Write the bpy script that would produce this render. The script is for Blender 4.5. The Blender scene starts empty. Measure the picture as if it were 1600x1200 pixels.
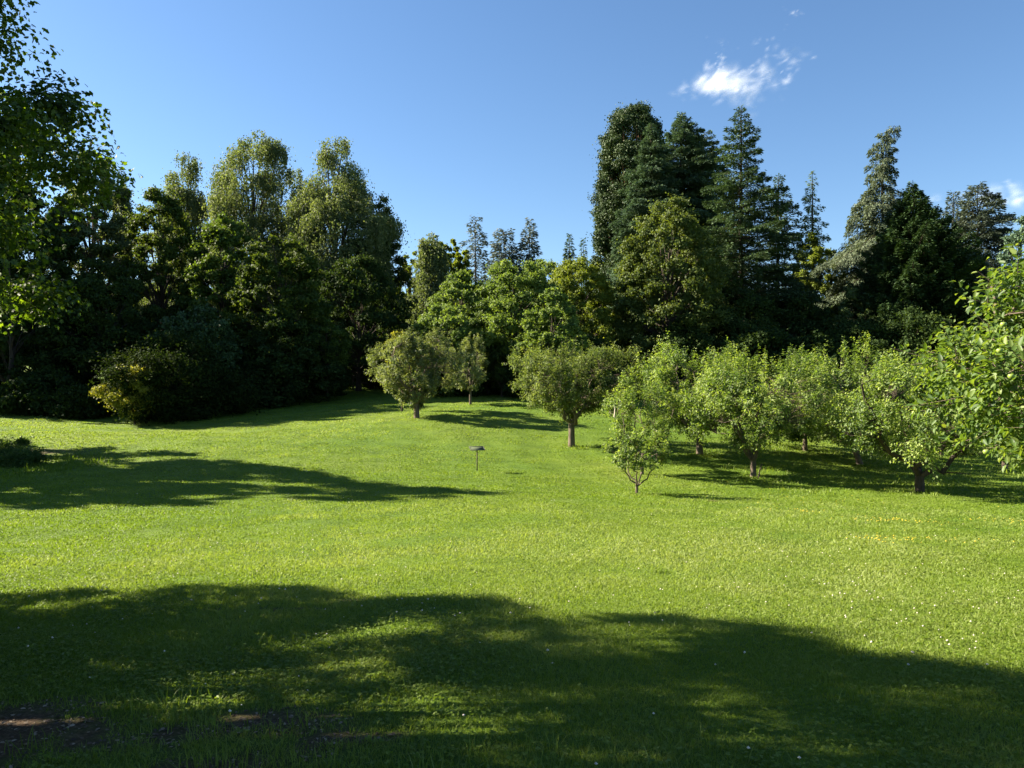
import bpy, math
import numpy as np
from mathutils import Vector

SC = bpy.context.scene
COL = SC.collection
R = math.radians

# ------------------------------------------------------------------ camera, sky, sun, exposure
EYE = 1.7                      # the camera stands about 1.7 m above the near lawn (z = 0 there)
cam_d = bpy.data.cameras.new("camera")
cam = bpy.data.objects.new("camera", cam_d)
COL.objects.link(cam)
cam.location = (0, 0, EYE)
cam.rotation_euler = (R(90), 0, 0)
cam_d.sensor_width = 36.0
cam_d.lens = 27.0
cam_d.clip_start = 0.05
cam_d.clip_end = 6000
SC.camera = cam

SUN_EL, SUN_AZ = R(32), R(-75)     # azimuth from +Y, negative = to the left
world = bpy.data.worlds.new("World")
SC.world = world
world.use_nodes = True
wn, wl = world.node_tree.nodes, world.node_tree.links
wn.clear()
sky = wn.new("ShaderNodeTexSky")
sky.sky_type = 'NISHITA'
sky.sun_disc = False
sky.sun_elevation = SUN_EL
sky.sun_rotation = SUN_AZ
sky.altitude = 100
sky.air_density = 1.0
sky.dust_density = 0.25
sky.ozone_density = 3.5
bg = wn.new("ShaderNodeBackground")
bg.inputs['Strength'].default_value = 0.05
wo = wn.new("ShaderNodeOutputWorld")
hs = wn.new('ShaderNodeHueSaturation'); hs.inputs['Saturation'].default_value = 1.08; hs.inputs['Value'].default_value = .86
wl.new(sky.outputs[0], hs.inputs['Color']); wl.new(hs.outputs[0], bg.inputs[0])
wl.new(bg.outputs[0], wo.inputs[0])

sun_d = bpy.data.lights.new("sun", 'SUN')
sun_d.energy = 5.0
sun_d.angle = R(0.5)
sun_d.color = (1.0, 0.90, 0.72)
sun = bpy.data.objects.new("sun", sun_d)
COL.objects.link(sun)
TO_SUN = Vector((math.sin(SUN_AZ) * math.cos(SUN_EL), math.cos(SUN_AZ) * math.cos(SUN_EL), math.sin(SUN_EL)))
sun.rotation_euler = TO_SUN.to_track_quat('Z', 'Y').to_euler()
sun.location = TO_SUN * 50

SC.view_settings.view_transform = 'Standard'
SC.view_settings.look = 'None'
SC.view_settings.exposure = 2.2
SC.view_settings.gamma = 1
SC.cycles.max_bounces = 6
SC.cycles.diffuse_bounces = 3
SC.cycles.transmission_bounces = 3
SC.cycles.transparent_max_bounces = 96
SC.cycles.use_denoising = True
SC.cycles.use_adaptive_sampling = True
SC.cycles.adaptive_threshold = 0.02

# ------------------------------------------------------------------ small helpers
def nrm(v):
    return v / np.maximum(np.linalg.norm(v, axis=-1, keepdims=True), 1e-9)

def rnd_dirs(rng, n):
    return nrm(rng.normal(size=(n, 3)))

def hash_noise(seed, n_waves=14, scale=1.0, dims=2):
    """smooth pseudo noise from summed sines, about -1..1"""
    rg = np.random.default_rng(seed)
    k = rg.normal(size=(n_waves, dims)) * scale
    ph = rg.uniform(0, 2 * math.pi, n_waves)
    def f(*c):
        s = 0
        for i in range(n_waves):
            s = s + np.sin(sum(k[i, j] * c[j] for j in range(dims)) + ph[i])
        return s / math.sqrt(n_waves) 
    return f

class Buf:
    """collects vertices, faces (lists of equal length per block) and a tint per vertex"""
    def __init__(self):
        self.v, self.t, self.f, self.n = [], [], [], 0
    def add(self, verts, faces, tint=None):
        verts = np.asarray(verts, dtype=np.float32)
        self.v.append(verts)
        if tint is None:
            tint = np.full(len(verts), 0.5, dtype=np.float32)
        self.t.append(np.asarray(tint, dtype=np.float32))
        self.f.append(np.asarray(faces, dtype=np.int32) + self.n)
        self.n += len(verts)
    def box(self, c, s, rot=None):
        x, y, z = s[0] / 2, s[1] / 2, s[2] / 2
        v = np.array([(-x, -y, -z), (x, -y, -z), (x, y, -z), (-x, y, -z), (-x, -y, z), (x, -y, z), (x, y, z), (-x, y, z)])
        if rot is not None:
            v = v @ np.array(rot).T
        self.add(v + np.array(c), [(0, 3, 2, 1), (4, 5, 6, 7), (0, 1, 5, 4), (1, 2, 6, 5), (2, 3, 7, 6), (3, 0, 4, 7)])
    def tube(self, pts, radii, sides=6, rough=0.0, rng=None):
        pts = np.asarray(pts, float)
        n = len(pts)
        tan = nrm(np.gradient(pts, axis=0))
        ref = np.array([0.0, 0, 1]) if abs(tan[0][2]) < 0.8 else np.array([1.0, 0, 0])
        a = nrm(np.cross(tan, ref)); b = np.cross(tan, a)
        ang = np.linspace(0, 2 * math.pi, sides, endpoint=False)
        rr = np.asarray(radii, float)[:, None] * np.ones(sides)[None]
        if rough and rng is not None:
            rr = rr * (1 + rng.uniform(-rough, rough, rr.shape))
        ring = (np.cos(ang)[None, :, None] * a[:, None, :] + np.sin(ang)[None, :, None] * b[:, None, :]) * rr[..., None]
        v = (pts[:, None, :] + ring).reshape(-1, 3)
        fs = []
        for i in range(n - 1):
            for j in range(sides):
                k = (j + 1) % sides
                fs.append((i * sides + j, i * sides + k, (i + 1) * sides + k, (i + 1) * sides + j))
        self.add(v, fs)
    def mesh(self, name, mat, smooth=False):
        me = bpy.data.meshes.new(name)
        if not self.v:
            return me
        v = np.concatenate(self.v)
        me.vertices.add(len(v))
        me.vertices.foreach_set('co', v.ravel())
        nl = sum(f.size for f in self.f); nf = sum(len(f) for f in self.f)
        me.loops.add(nl); me.polygons.add(nf)
        me.loops.foreach_set('vertex_index', np.concatenate([f.ravel() for f in self.f]))
        tot = np.concatenate([np.full(len(f), f.shape[1], np.int32) for f in self.f])
        start = np.concatenate([[0], np.cumsum(tot)[:-1]]).astype(np.int32)
        me.polygons.foreach_set('loop_start', start)
        me.polygons.foreach_set('loop_total', tot)
        me.update(calc_edges=True)
        at = me.attributes.new('tint', 'FLOAT', 'POINT')
        at.data.foreach_set('value', np.concatenate(self.t))
        if smooth:
            me.polygons.foreach_set('use_smooth', np.ones(nf, dtype=bool))
        me.materials.append(mat)
        return me

def link(name, data, parent=None, loc=None):
    o = bpy.data.objects.new(name, data)
    COL.objects.link(o)
    if parent is not None:
        o.parent = parent
    if loc is not None:
        o.location = loc
    return o

def tag(o, label=None, cat=None, group=None, kind=None):
    if label: o['label'] = label
    if cat: o['category'] = cat
    if group: o['group'] = group
    if kind: o['kind'] = kind
    return o

# leaf templates: local (x along leaf, y across, z fold) and faces
TEMPL = {
    'diamond': (np.array([(0, 0, 0), (.45, .36, .09), (1, 0, 0), (.45, -.36, .09)]), np.array([(0, 3, 2, 1)])),
    'blob': (np.array([(0, -.3, 0), (.5, -.5, .12), (1, -.2, 0), (.9, .35, .1), (.35, .5, -.05)]), np.array([(0, 1, 2, 3, 4)])),
    'needle': (np.array([(0, 0, 0), (.45, .2, .03), (1, 0, -.06), (.45, -.2, .03)]), np.array([(0, 3, 2, 1)])),
    'leaf': (np.array([(0, 0, 0), (.3, .27, .08), (.7, .22, .06), (1.02, 0, -.12), (.7, -.22, .06), (.3, -.27, .08)]),
             np.array([(0, 3, 2, 1), (0, 5, 4, 3)])),
    'lobed': (np.array([(0, 0, 0), (.10, .42, .04), (.34, .24, .03), (.52, .52, .0), (.66, .20, .04), (1.05, 0, -.1),
                        (.66, -.20, .04), (.52, -.52, .0), (.34, -.24, .03), (.10, -.42, .04)]),
              np.array([(0, 3, 2, 1), (0, 5, 4, 3), (0, 7, 6, 5), (0, 9, 8, 7)])),
}

def add_leaves(buf, pos, axis, normal, size, tint, shape):
    """one small face group per leaf: axis = along the leaf, normal = its upper side"""
    tv, tf = TEMPL[shape]
    pos = np.asarray(pos, float)
    n = len(pos)
    if n == 0:
        return
    a = nrm(axis)
    b = nrm(np.cross(normal, a))
    c = np.cross(a, b)
    s = np.asarray(size, float).reshape(-1, 1, 1) * np.ones((n, 1, 1))
    v = pos[:, None, :] + s * (tv[None, :, 0:1] * a[:, None, :] + tv[None, :, 1:2] * b[:, None, :] + tv[None, :, 2:3] * c[:, None, :])
    k = len(tv)
    f = (tf[None] + (np.arange(n) * k)[:, None, None]).reshape(-1, tf.shape[1])
    buf.add(v.reshape(-1, 3), f, np.repeat(tint, k))

# ------------------------------------------------------------------ terrain
def _w(px, py, d):      # photo pixel + distance, used only to survey the ground heights below
    return ((px - 800) / 1200 * d, d, EYE - (py - 600) / 1200 * d)
SURVEY = [_w(800, 1200, 3.7), _w(200, 1200, 3.7), _w(1500, 1200, 3.7), _w(800, 1000, 6.2), _w(100, 1000, 6.2), _w(1550, 1000, 6.4),
          _w(800, 940, 8), _w(0, 900, 10), _w(1600, 900, 10.3), _w(800, 850, 12.6), _w(0, 850, 12.8), _w(1600, 850, 13.4),
          _w(800, 775, 20.5), _w(400, 775, 20.5), _w(745, 737, 29), _w(995, 775, 24.5), _w(1437, 770, 26), _w(1600, 765, 27), _w(1177, 745, 30),
          _w(893, 699, 36), _w(1093, 710, 34), _w(1345, 725, 33), _w(650, 651, 43), _w(735, 633, 50), _w(840, 640, 46), _w(785, 618, 58),
          _w(600, 608, 66), _w(500, 612, 64), _w(400, 640, 52), _w(210, 660, 46), _w(0, 658, 45), _w(0, 704, 32), _w(0, 755, 24),
          _w(400, 703, 33), _w(250, 740, 26), _w(1600, 705, 40), _w(1000, 630, 58), _w(1300, 640, 55), _w(1600, 640, 58), _w(1000, 608, 75), _w(1400, 608, 75),
          (0, 0, 0.0), (-12, 0, .1), (12, 0, 0), (-14, 7, -.4), (0, -30, 1.5), (-40, -20, 1), (40, -20, 0), (-30, 30, -.6), (-45, 45, .3), (45, 30, -2.2),
          (-60, 70, 2.5), (0, 100, 2.6), (60, 90, 1.5), (0, 150, 5), (-120, 120, 6), (120, 120, 3), (-120, 0, 2), (120, 0, -2), (0, 260, 9), (-200, 260, 12), (200, 260, 8),
          (0, -160, 3), (-220, -60, 4), (220, -60, 0)]
SP = np.array(SURVEY)
def _tps(r2):
    return 0.5 * r2 * np.log(np.maximum(r2, 1e-9))
_P = SP[:, :2] / 20.0
_K = _tps(((_P[:, None] - _P[None]) ** 2).sum(-1)) + 0.01 * np.eye(len(_P))
_A = np.zeros((len(_P) + 3, len(_P) + 3)); _A[:-3, :-3] = _K
_A[:-3, -3] = 1; _A[:-3, -2:] = _P; _A[-3, :-3] = 1; _A[-2:, :-3] = _P.T
_W = np.linalg.solve(_A, np.concatenate([SP[:, 2], [0, 0, 0]]))
_bump = hash_noise(5, 16, 1.5)
_bump2 = hash_noise(6, 14, 0.35)
def ground(x, y):
    x = np.asarray(x, float); y = np.asarray(y, float)
    shp = np.broadcast(x, y).shape
    q = np.stack([np.broadcast_to(x, shp).ravel(), np.broadcast_to(y, shp).ravel()], 1) / 20.0
    out = np.empty(len(q))
    for i in range(0, len(q), 20000):
        c = q[i:i + 20000]
        out[i:i + 20000] = _tps(((c[:, None] - _P[None]) ** 2).sum(-1)) @ _W[:-3] + _W[-3] + c @ _W[-2:]
    out = out.reshape(shp)
    far = np.clip((np.hypot(x, y - 60) - 230) / 200, 0, 1)
    far = far * far * (3 - 2 * far)
    out = out * (1 - far) + 9 * far
    return out + 0.016 * _bump(x, y) + 0.05 * _bump2(x, y)
def gz(x, y):
    return float(ground(np.array([x]), np.array([y]))[0])

# ------------------------------------------------------------------ materials
def new_mat(name):
    m = bpy.data.materials.new(name)
    m.use_nodes = True
    n = m.node_tree.nodes
    n.clear()
    return m, n, m.node_tree.links

def ramp(n, stops, interp='LINEAR'):
    r = n.new('ShaderNodeValToRGB')
    r.color_ramp.interpolation = interp
    el = r.color_ramp.elements
    while len(el) < len(stops):
        el.new(0.5)
    for e, (p, c) in zip(el, stops):
        e.position = p
        e.color = (*c, 1)
    return r

def leaf_mat(name, dark, mid, light, trans=0.4, tcol=None, rough=0.6, spec=0.18, warm=1.0):
    """leaf: reflecting upper side plus light passing through; colour varies leaf by leaf (tint)"""
    m, n, l = new_mat(name)
    at = n.new('ShaderNodeAttribute'); at.attribute_name = 'tint'
    rp = ramp(n, [(0.0, dark), (0.5, mid), (1.0, light)])
    l.new(at.outputs['Fac'], rp.inputs[0])
    p = n.new('ShaderNodeBsdfPrincipled')
    l.new(rp.outputs[0], p.inputs['Base Color'])
    p.inputs['Roughness'].default_value = rough
    p.inputs['Specular IOR Level'].default_value = spec
    t = n.new('ShaderNodeBsdfTranslucent')
    mul = n.new('ShaderNodeMix'); mul.data_type = 'RGBA'; mul.blend_type = 'MULTIPLY'; mul.inputs[0].default_value = 1
    tc = tcol or (1.9, 1.75, 0.5)
    mul.inputs[7].default_value = (*tc, 1)
    l.new(rp.outputs[0], mul.inputs[6])
    l.new(mul.outputs[2], t.inputs[0])
    mx = n.new('ShaderNodeMixShader'); mx.inputs[0].default_value = trans
    l.new(p.outputs[0], mx.inputs[1]); l.new(t.outputs[0], mx.inputs[2])
    o = n.new('ShaderNodeOutputMaterial'); l.new(mx.outputs[0], o.inputs[0])
    return m

def bark_mat(name, c1, c2, scale=9.0, bump=0.6):
    m, n, l = new_mat(name)
    tc = n.new('ShaderNodeTexCoord')
    mp = n.new('ShaderNodeMapping'); mp.inputs['Scale'].default_value = (1, 1, 0.28)
    l.new(tc.outputs['Object'], mp.inputs[0])
    nz = n.new('ShaderNodeTexNoise'); nz.inputs['Scale'].default_value = scale; nz.inputs['Detail'].default_value = 6; nz.inputs['Roughness'].default_value = .7
    l.new(mp.outputs[0], nz.inputs[0])
    rp = ramp(n, [(0.3, c1), (0.7, c2)])
    l.new(nz.outputs[0], rp.inputs[0])
    p = n.new('ShaderNodeBsdfPrincipled'); p.inputs['Roughness'].default_value = .9
    p.inputs['Specular IOR Level'].default_value = .2
    l.new(rp.outputs[0], p.inputs['Base Color'])
    b = n.new('ShaderNodeBump'); b.inputs['Strength'].default_value = bump; b.inputs['Distance'].default_value = .03
    l.new(nz.outputs[0], b.inputs['Height']); l.new(b.outputs[0], p.inputs['Normal'])
    o = n.new('ShaderNodeOutputMaterial'); l.new(p.outputs[0], o.inputs[0])
    return m

M = {}
M['maple'] = leaf_mat('field_maple_leaf', (.03, .055, .010), (.055, .095, .013), (.13, .18, .022), .45, (2.0, 2.0, .4), spec=.5)
M['apple'] = leaf_mat('apple_leaf', (.055, .095, .024), (.13, .195, .04), (.33, .39, .11), .44, (1.45, 1.5, .45), spec=.5)
M['apple_mid'] = leaf_mat('apple_leaf_mid', (.055, .085, .028), (.115, .155, .045), (.25, .29, .10), .42, (1.4, 1.4, .5))
M['apple_dull'] = leaf_mat('apple_leaf_dull', (.08, .105, .045), (.14, .175, .07), (.24, .27, .12), .38, (1.5, 1.5, .55), spec=.4)
M['apple_near'] = leaf_mat('apple_leaf_near', (.045, .088, .022), (.09, .148, .032), (.19, .245, .065), .44, (1.75, 1.65, .45), rough=.5, spec=.3)
M['broad'] = leaf_mat('broadleaf_green', (.035, .06, .014), (.06, .098, .018), (.11, .15, .026), .38, (1.7, 1.7, .5))
M['broad_left'] = leaf_mat('shaded_wood_leaf', (.028, .048, .012), (.048, .078, .016), (.09, .12, .022), .36, (1.6, 1.5, .5), spec=.1)  # darker copy of broad, the left wood's shade put into the colour
M['broad_mid'] = leaf_mat('sunlit_green_leaf', (.06, .10, .026), (.115, .17, .04), (.20, .26, .065), .4, (1.5, 1.5, .5))  # lighter copy of broad, sunlight on the middle trees put into the colour
M['broad_dark'] = leaf_mat('broadleaf_shade_dark', (.018, .034, .011), (.030, .052, .014), (.052, .078, .018), .3, (1.5, 1.5, .5), rough=.7, spec=.08)  # dark leaf copy with deep shade put into the colour
M['broad_gold'] = leaf_mat('broadleaf_golden', (.07, .10, .018), (.13, .17, .025), (.20, .24, .035), .4, (1.6, 1.5, .4))
M['birch'] = leaf_mat('birch_leaf', (.06, .082, .036), (.10, .13, .055), (.16, .19, .08), .4, (1.5, 1.5, .6))
M['sycamore'] = leaf_mat('sycamore_leaf', (.045, .07, .018), (.075, .105, .026), (.12, .15, .038), .35, (1.6, 1.5, .5))
M['spruce'] = leaf_mat('blue_green_needles', (.045, .08, .048), (.08, .13, .075), (.13, .19, .11), .15, (1.3, 1.3, .7))
M['fir'] = leaf_mat('fir_needles', (.036, .064, .032), (.06, .10, .046), (.10, .15, .065), .15, (1.3, 1.3, .6))
M['sequoia'] = leaf_mat('sequoia_foliage', (.022, .042, .016), (.038, .066, .022), (.066, .098, .030), .12, (1.3, 1.2, .5))
M['deodar'] = leaf_mat('deodar_needles', (.05, .07, .042), (.08, .105, .062), (.12, .145, .085), .2, (1.3, 1.3, .7))
M['cedar'] = leaf_mat('grey_cedar_needles', (.05, .068, .048), (.078, .10, .07), (.11, .135, .10), .15, (1.2, 1.2, .8))
M['far_conifer'] = leaf_mat('hazed_conifer_needles', (.075, .10, .09), (.11, .14, .13), (.15, .18, .165), .15, (1.2, 1.2, .9))  # blue-grey needles, paled further to stand in for haze
M['yew'] = leaf_mat('cypress_foliage', (.02, .042, .015), (.034, .066, .02), (.058, .095, .03), .12, (1.3, 1.3, .5))
M['larch'] = leaf_mat('larch_needles', (.05, .08, .028), (.08, .115, .038), (.12, .16, .05), .35, (1.5, 1.5, .5))
M['shrub'] = leaf_mat('shade_dark_shrub_leaf', (.012, .022, .007), (.020, .035, .009), (.034, .047, .012), .25, (1.4, 1.4, .4), rough=.8, spec=.04)  # darkened to stand in for shade on the large shrub
M['yellow'] = leaf_mat('yellow_leaf', (.11, .13, .022), (.18, .195, .03), (.27, .27, .05), .4, (1.4, 1.3, .5))
M['weed'] = leaf_mat('weed_leaf', (.03, .06, .015), (.05, .09, .02), (.08, .12, .03), .4)
M['bark'] = bark_mat('grey_brown_bark', (.06, .045, .032), (.17, .135, .10))
M['bark_dark'] = bark_mat('dark_bark', (.03, .023, .017), (.085, .065, .05))
M['bark_red'] = bark_mat('red_brown_bark', (.08, .04, .024), (.19, .10, .06))
M['bark_pale'] = bark_mat('pale_bark', (.16, .13, .105), (.42, .37, .31))
M['wood_pale'] = bark_mat('pale_branch_wood', (.45, .36, .29), (.75, .66, .57), 14)  # pale wood colour of the bare branch

# ------------------------------------------------------------------ tree parts
def bez(a, b, c, n):
    t = np.linspace(0, 1, n)[:, None]
    return a * (1 - t) ** 2 + 2 * b * t * (1 - t) + c * t * t

def env_point(rng, n, prof, Rr, zb, zt, lump, shell=.55):
    """points inside a lumpy crown of revolution; shell = how far inwards they reach"""
    zs = np.array([p[0] for p in prof]); rs = np.array([p[1] for p in prof])
    u = rng.uniform(0, 1, n * 3)
    w = np.interp(u, zs, rs)
    keep = rng.uniform(0, 1, n * 3) < (w / rs.max()) ** 1.2 + .04
    u = u[keep][:n]
    while len(u) < n:
        u = np.concatenate([u, u])[:n]
    th = rng.uniform(0, 2 * math.pi, n)
    r0 = np.interp(u, zs, rs) * Rr
    k = 1 + lump(np.cos(th) * 2.0, np.sin(th) * 2.0, u * 5.0)
    q = shell + (1 - shell) * np.sqrt(rng.uniform(0, 1, n))
    r = r0 * k * q
    z = zb + (zt - zb) * u
    return np.stack([np.cos(th) * r, np.sin(th) * r, z], 1)

DOME = [(0, .45), (.12, .8), (.35, 1), (.6, .93), (.8, .7), (.93, .42), (1, .12)]
OVAL = [(0, .3), (.2, .75), (.45, 1), (.7, .85), (.88, .52), (1, .12)]
VASE = [(0, .2), (.2, .62), (.5, 1), (.85, 1), (1, .8)]
COLUMN = [(0, .85), (.2, 1), (.5, .92), (.75, .72), (.92, .42), (1, .1)]
FULL = [(0, .8), (.15, 1), (.4, 1), (.65, .85), (.85, .55), (1, .15)]

def broadleaf_meshes(seed, H, Rr, zb, prof=DOME, puffs=90, leaves=420, size=.16, puff_r=.17, mat='broad', bark='bark_dark',
                     shape='diamond', lumpiness=.16, hang=0.0, r0=None, lean=(0, 0), flat=.75, up=.4, trunk_top=.8, tintspread=.22, sides=8, shell=.5, fine=2.4, loose=.16, limb_step=4, top_thin=1.0):
    """trunk with limbs, and a crown built of leaf clumps with gaps between them"""
    rng = np.random.default_rng(seed)
    lump = hash_noise(seed + 1, 12, 1.0, 3)
    puffs = int(puffs * fine); puff_r = puff_r * fine ** -.45; leaves = leaves * fine ** -.6
    cen = env_point(rng, puffs, prof, Rr, zb, H - puff_r * Rr * .5, lambda *a: lumpiness * lump(*a), shell)
    lx, ly = lean
    cen[:, 0] += lx * cen[:, 2] / H; cen[:, 1] += ly * cen[:, 2] / H
    tb = Buf()
    r0 = r0 or H * .018
    nt = 9
    tz = np.linspace(-.15, H * trunk_top, nt)
    wob = np.cumsum(rng.normal(0, H * .006, (nt, 2)), 0); wob -= wob[0]
    tp = np.stack([lx * tz / H + wob[:, 0], ly * tz / H + wob[:, 1], tz], 1)
    tr = r0 * (1 - .82 * np.linspace(0, 1, nt)); tr[0] *= 1.5; 
    tb.tube(tp, tr, sides, .08, rng)
    for i in range(0, puffs, limb_step):
        c = cen[i]
        zz = np.clip(c[2] * rng.uniform(.45, .75), zb * .7, H * trunk_top * .95)
        s = np.array([np.interp(zz, tz, tp[:, 0]), np.interp(zz, tz, tp[:, 1]), zz])
        mid = s * .5 + c * .5 + np.array([0, 0, .12 * np.linalg.norm(c - s)]) + rng.normal(0, .04 * Rr, 3)
        rr = r0 * .3 * rng.uniform(.5, 1)
        tb.tube(bez(s, mid, c, 6), np.linspace(rr, rr * .22, 6), 5)
    cb = Buf()
    pr = puff_r * Rr * rng.uniform(.7, 1.35, puffs)
    cnt = np.maximum((leaves * (pr / (puff_r * Rr)) ** 2 * rng.uniform(.6, 1.3, puffs)).astype(int), 8)
    cnt = np.maximum((cnt * np.where(cen[:, 2] > zb + .5 * (H - zb), top_thin, 1)).astype(int), 8)
    idx = np.repeat(np.arange(puffs), cnt)
    n = len(idx)
    d = rnd_dirs(rng, n)
    d[:, 2] = np.where((d[:, 2] < 0) & (rng.uniform(0, 1, n) < .45), -d[:, 2], d[:, 2])
    rad = rng.uniform(0, 1, n) ** .45
    wig = 1 + .28 * hash_noise(seed + 2, 10, 2.2, 3)(d[:, 0] * 2 + idx, d[:, 1] * 2, d[:, 2] * 2)
    off = d * (pr[idx] * rad * wig)[:, None]
    off[:, 2] *= flat
    if hang > 0:
        ns = np.maximum(cnt // 14, 2)
        # leaves hang in strings: quantise the horizontal place of each leaf
        sid = (rng.uniform(0, 1, n) * ns[idx]).astype(int)
        key = idx * 1000 + sid
        uniq, inv = np.unique(key, return_inverse=True)
        so = rng.normal(0, 1, (len(uniq), 2)); so = so / np.maximum(np.linalg.norm(so, axis=1, keepdims=True), 1) 
        sl = rng.uniform(.3, 1, len(uniq)) * hang
        off[:, :2] = so[inv] * pr[idx][:, None] + rng.normal(0, .05 * Rr * .4, (n, 2))
        off[:, 2] = pr[idx] * .5 * (1 - (so[inv] ** 2).sum(1)) - rng.uniform(0, 1, n) * sl[inv]
    lo = rng.uniform(0, 1, n) < loose
    off[lo] *= rng.uniform(1.0, 2.2, (int(lo.sum()), 1))
    pos = cen[idx] + off
    nor = nrm(d * .9 + np.array([0, 0, up]) + rng.normal(0, .45, (n, 3)))
    ax = rng.normal(0, 1, (n, 3)); ax[:, 2] -= .4 + (1.5 if hang else 0)
    pt = rng.normal(0, .12, puffs)
    tint = np.clip(.5 + pt[idx] + rng.normal(0, tintspread, n), 0, 1)
    add_leaves(cb, pos, ax, nor, size * rng.uniform(.65, 1.35, n), tint, shape)
    return tb.mesh('trunk', M[bark], True), cb.mesh('crown', M[mat])

def conifer_meshes(seed, H, Rr, zb, n_br=120, prof=None, up=.15, droop=.25, tip_up=0.0, dens=1.9, size=.35, mat='fir', bark='bark_dark',
                   r0=None, spread=.42, hang=.0, jitter=.22, nod=0.0, top_bare=0, gaps=0.0, shape='needle', hide=0.0):
    """straight trunk, tiers of branches, each branch feathered with twigs"""
    rng = np.random.default_rng(seed)
    prof = prof or [(0, .75), (.12, 1), (.35, .85), (.6, .6), (.8, .36), (.93, .17), (1, .04)]
    zs = [p[0] for p in prof]; rs = [p[1] for p in prof]
    n_br = int(n_br * 1.3)
    r0 = r0 or H * .016
    tz = np.linspace(-.2, H, 14)
    sway = rng.normal(0, .0015 * H, (14, 2)).cumsum(0)
    sway[0] = 0
    tp = np.stack([sway[:, 0] + nod * np.clip((tz / H - .9) / .1, 0, 1) ** 2, sway[:, 1], tz], 1)
    tb = Buf(); tb.tube(tp, np.interp(tz, [0, H], [r0, r0 * .06]), 7, .06, rng)
    cb = Buf()
    P, A, N, S, T = [], [], [], [], []
    gn = hash_noise(seed + 3, 10, 1.3, 3)
    u = np.linspace(0, 1, n_br) ** .92
    az = (np.arange(n_br) * 2.39996 + rng.normal(0, .35, n_br))
    for i in range(n_br):
        ui = min(max(u[i] + rng.normal(0, .004), 0), 1)
        z0 = zb + (H - zb) * ui
        L = Rr * np.interp(ui, zs, rs) * (1 + rng.uniform(-jitter, jitter)) * (1 + .18 * gn(math.cos(az[i]), math.sin(az[i]), ui * 5))
        if gaps and rng.uniform() < gaps:
            L *= .45
        L = max(L, .12)
        base = np.array([np.interp(z0, tz, tp[:, 0]), np.interp(z0, tz, tp[:, 1]), z0])
        dr = np.array([math.cos(az[i]), math.sin(az[i]), 0])
        side = np.array([-dr[1], dr[0], 0])
        upi = up + .5 * max(0, ui - .75) * 2 * (1 if up >= 0 else .4)
        def path(s):
            s = np.asarray(s)[:, None]
            return base + dr * L * s + np.array([0, 0, 1.0]) * L * (upi * s - droop * s ** 2 + tip_up * s ** 4)
        sp = np.linspace(0, 1, 6)
        rb = max(r0 * .16 * (L / Rr) ** .6, .012)
        tb.tube(path(sp), np.linspace(rb, rb * .2, 6), 4)
        m = max(int(dens * (L / size) ** 1.55 * 5.5), 6)
        s = (.1 + hide) + (.9 - hide) * rng.uniform(0, 1, m) ** .8
        nt = max(int(L / (size * .55)), 3)           # twigs along the branch
        s = np.clip((np.floor(s * nt) + rng.normal(.5, .12, m)) / nt, 0.05, 1.0)
        w = spread * L * (1.05 - s) ** .75 * np.clip(s * 4, .2, 1)
        q = rng.uniform(-1, 1, m)
        c = path(s)
        c = c + side * (q * w)[:, None] + dr * (np.abs(q) * w * .55)[:, None]
        c[:, 2] -= np.abs(q) * w * .25 + rng.uniform(0, 1, m) ** 1.5 * hang * min(1, L / Rr + .3) - rng.normal(0, size * .35, m)
        a = dr * 1.0 + side * (np.sign(q) * .9)[:, None] + rng.normal(0, .35, (m, 3))
        a[:, 2] -= .15 + hang * .9
        P.append(c); A.append(a)
        N.append(np.array([0, 0, 1.0]) + rng.normal(0, .45, (m, 3)))
        S.append(size * rng.uniform(.6, 1.3, m))
        T.append(np.clip(.5 + rng.normal(0, .13) + rng.normal(0, .18, m), 0, 1))
    add_leaves(cb, np.concatenate(P), np.concatenate(A), np.concatenate(N), np.concatenate(S), np.concatenate(T), shape)
    return tb.mesh('trunk', M[bark], True), cb.mesh('crown', M[mat])

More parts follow.
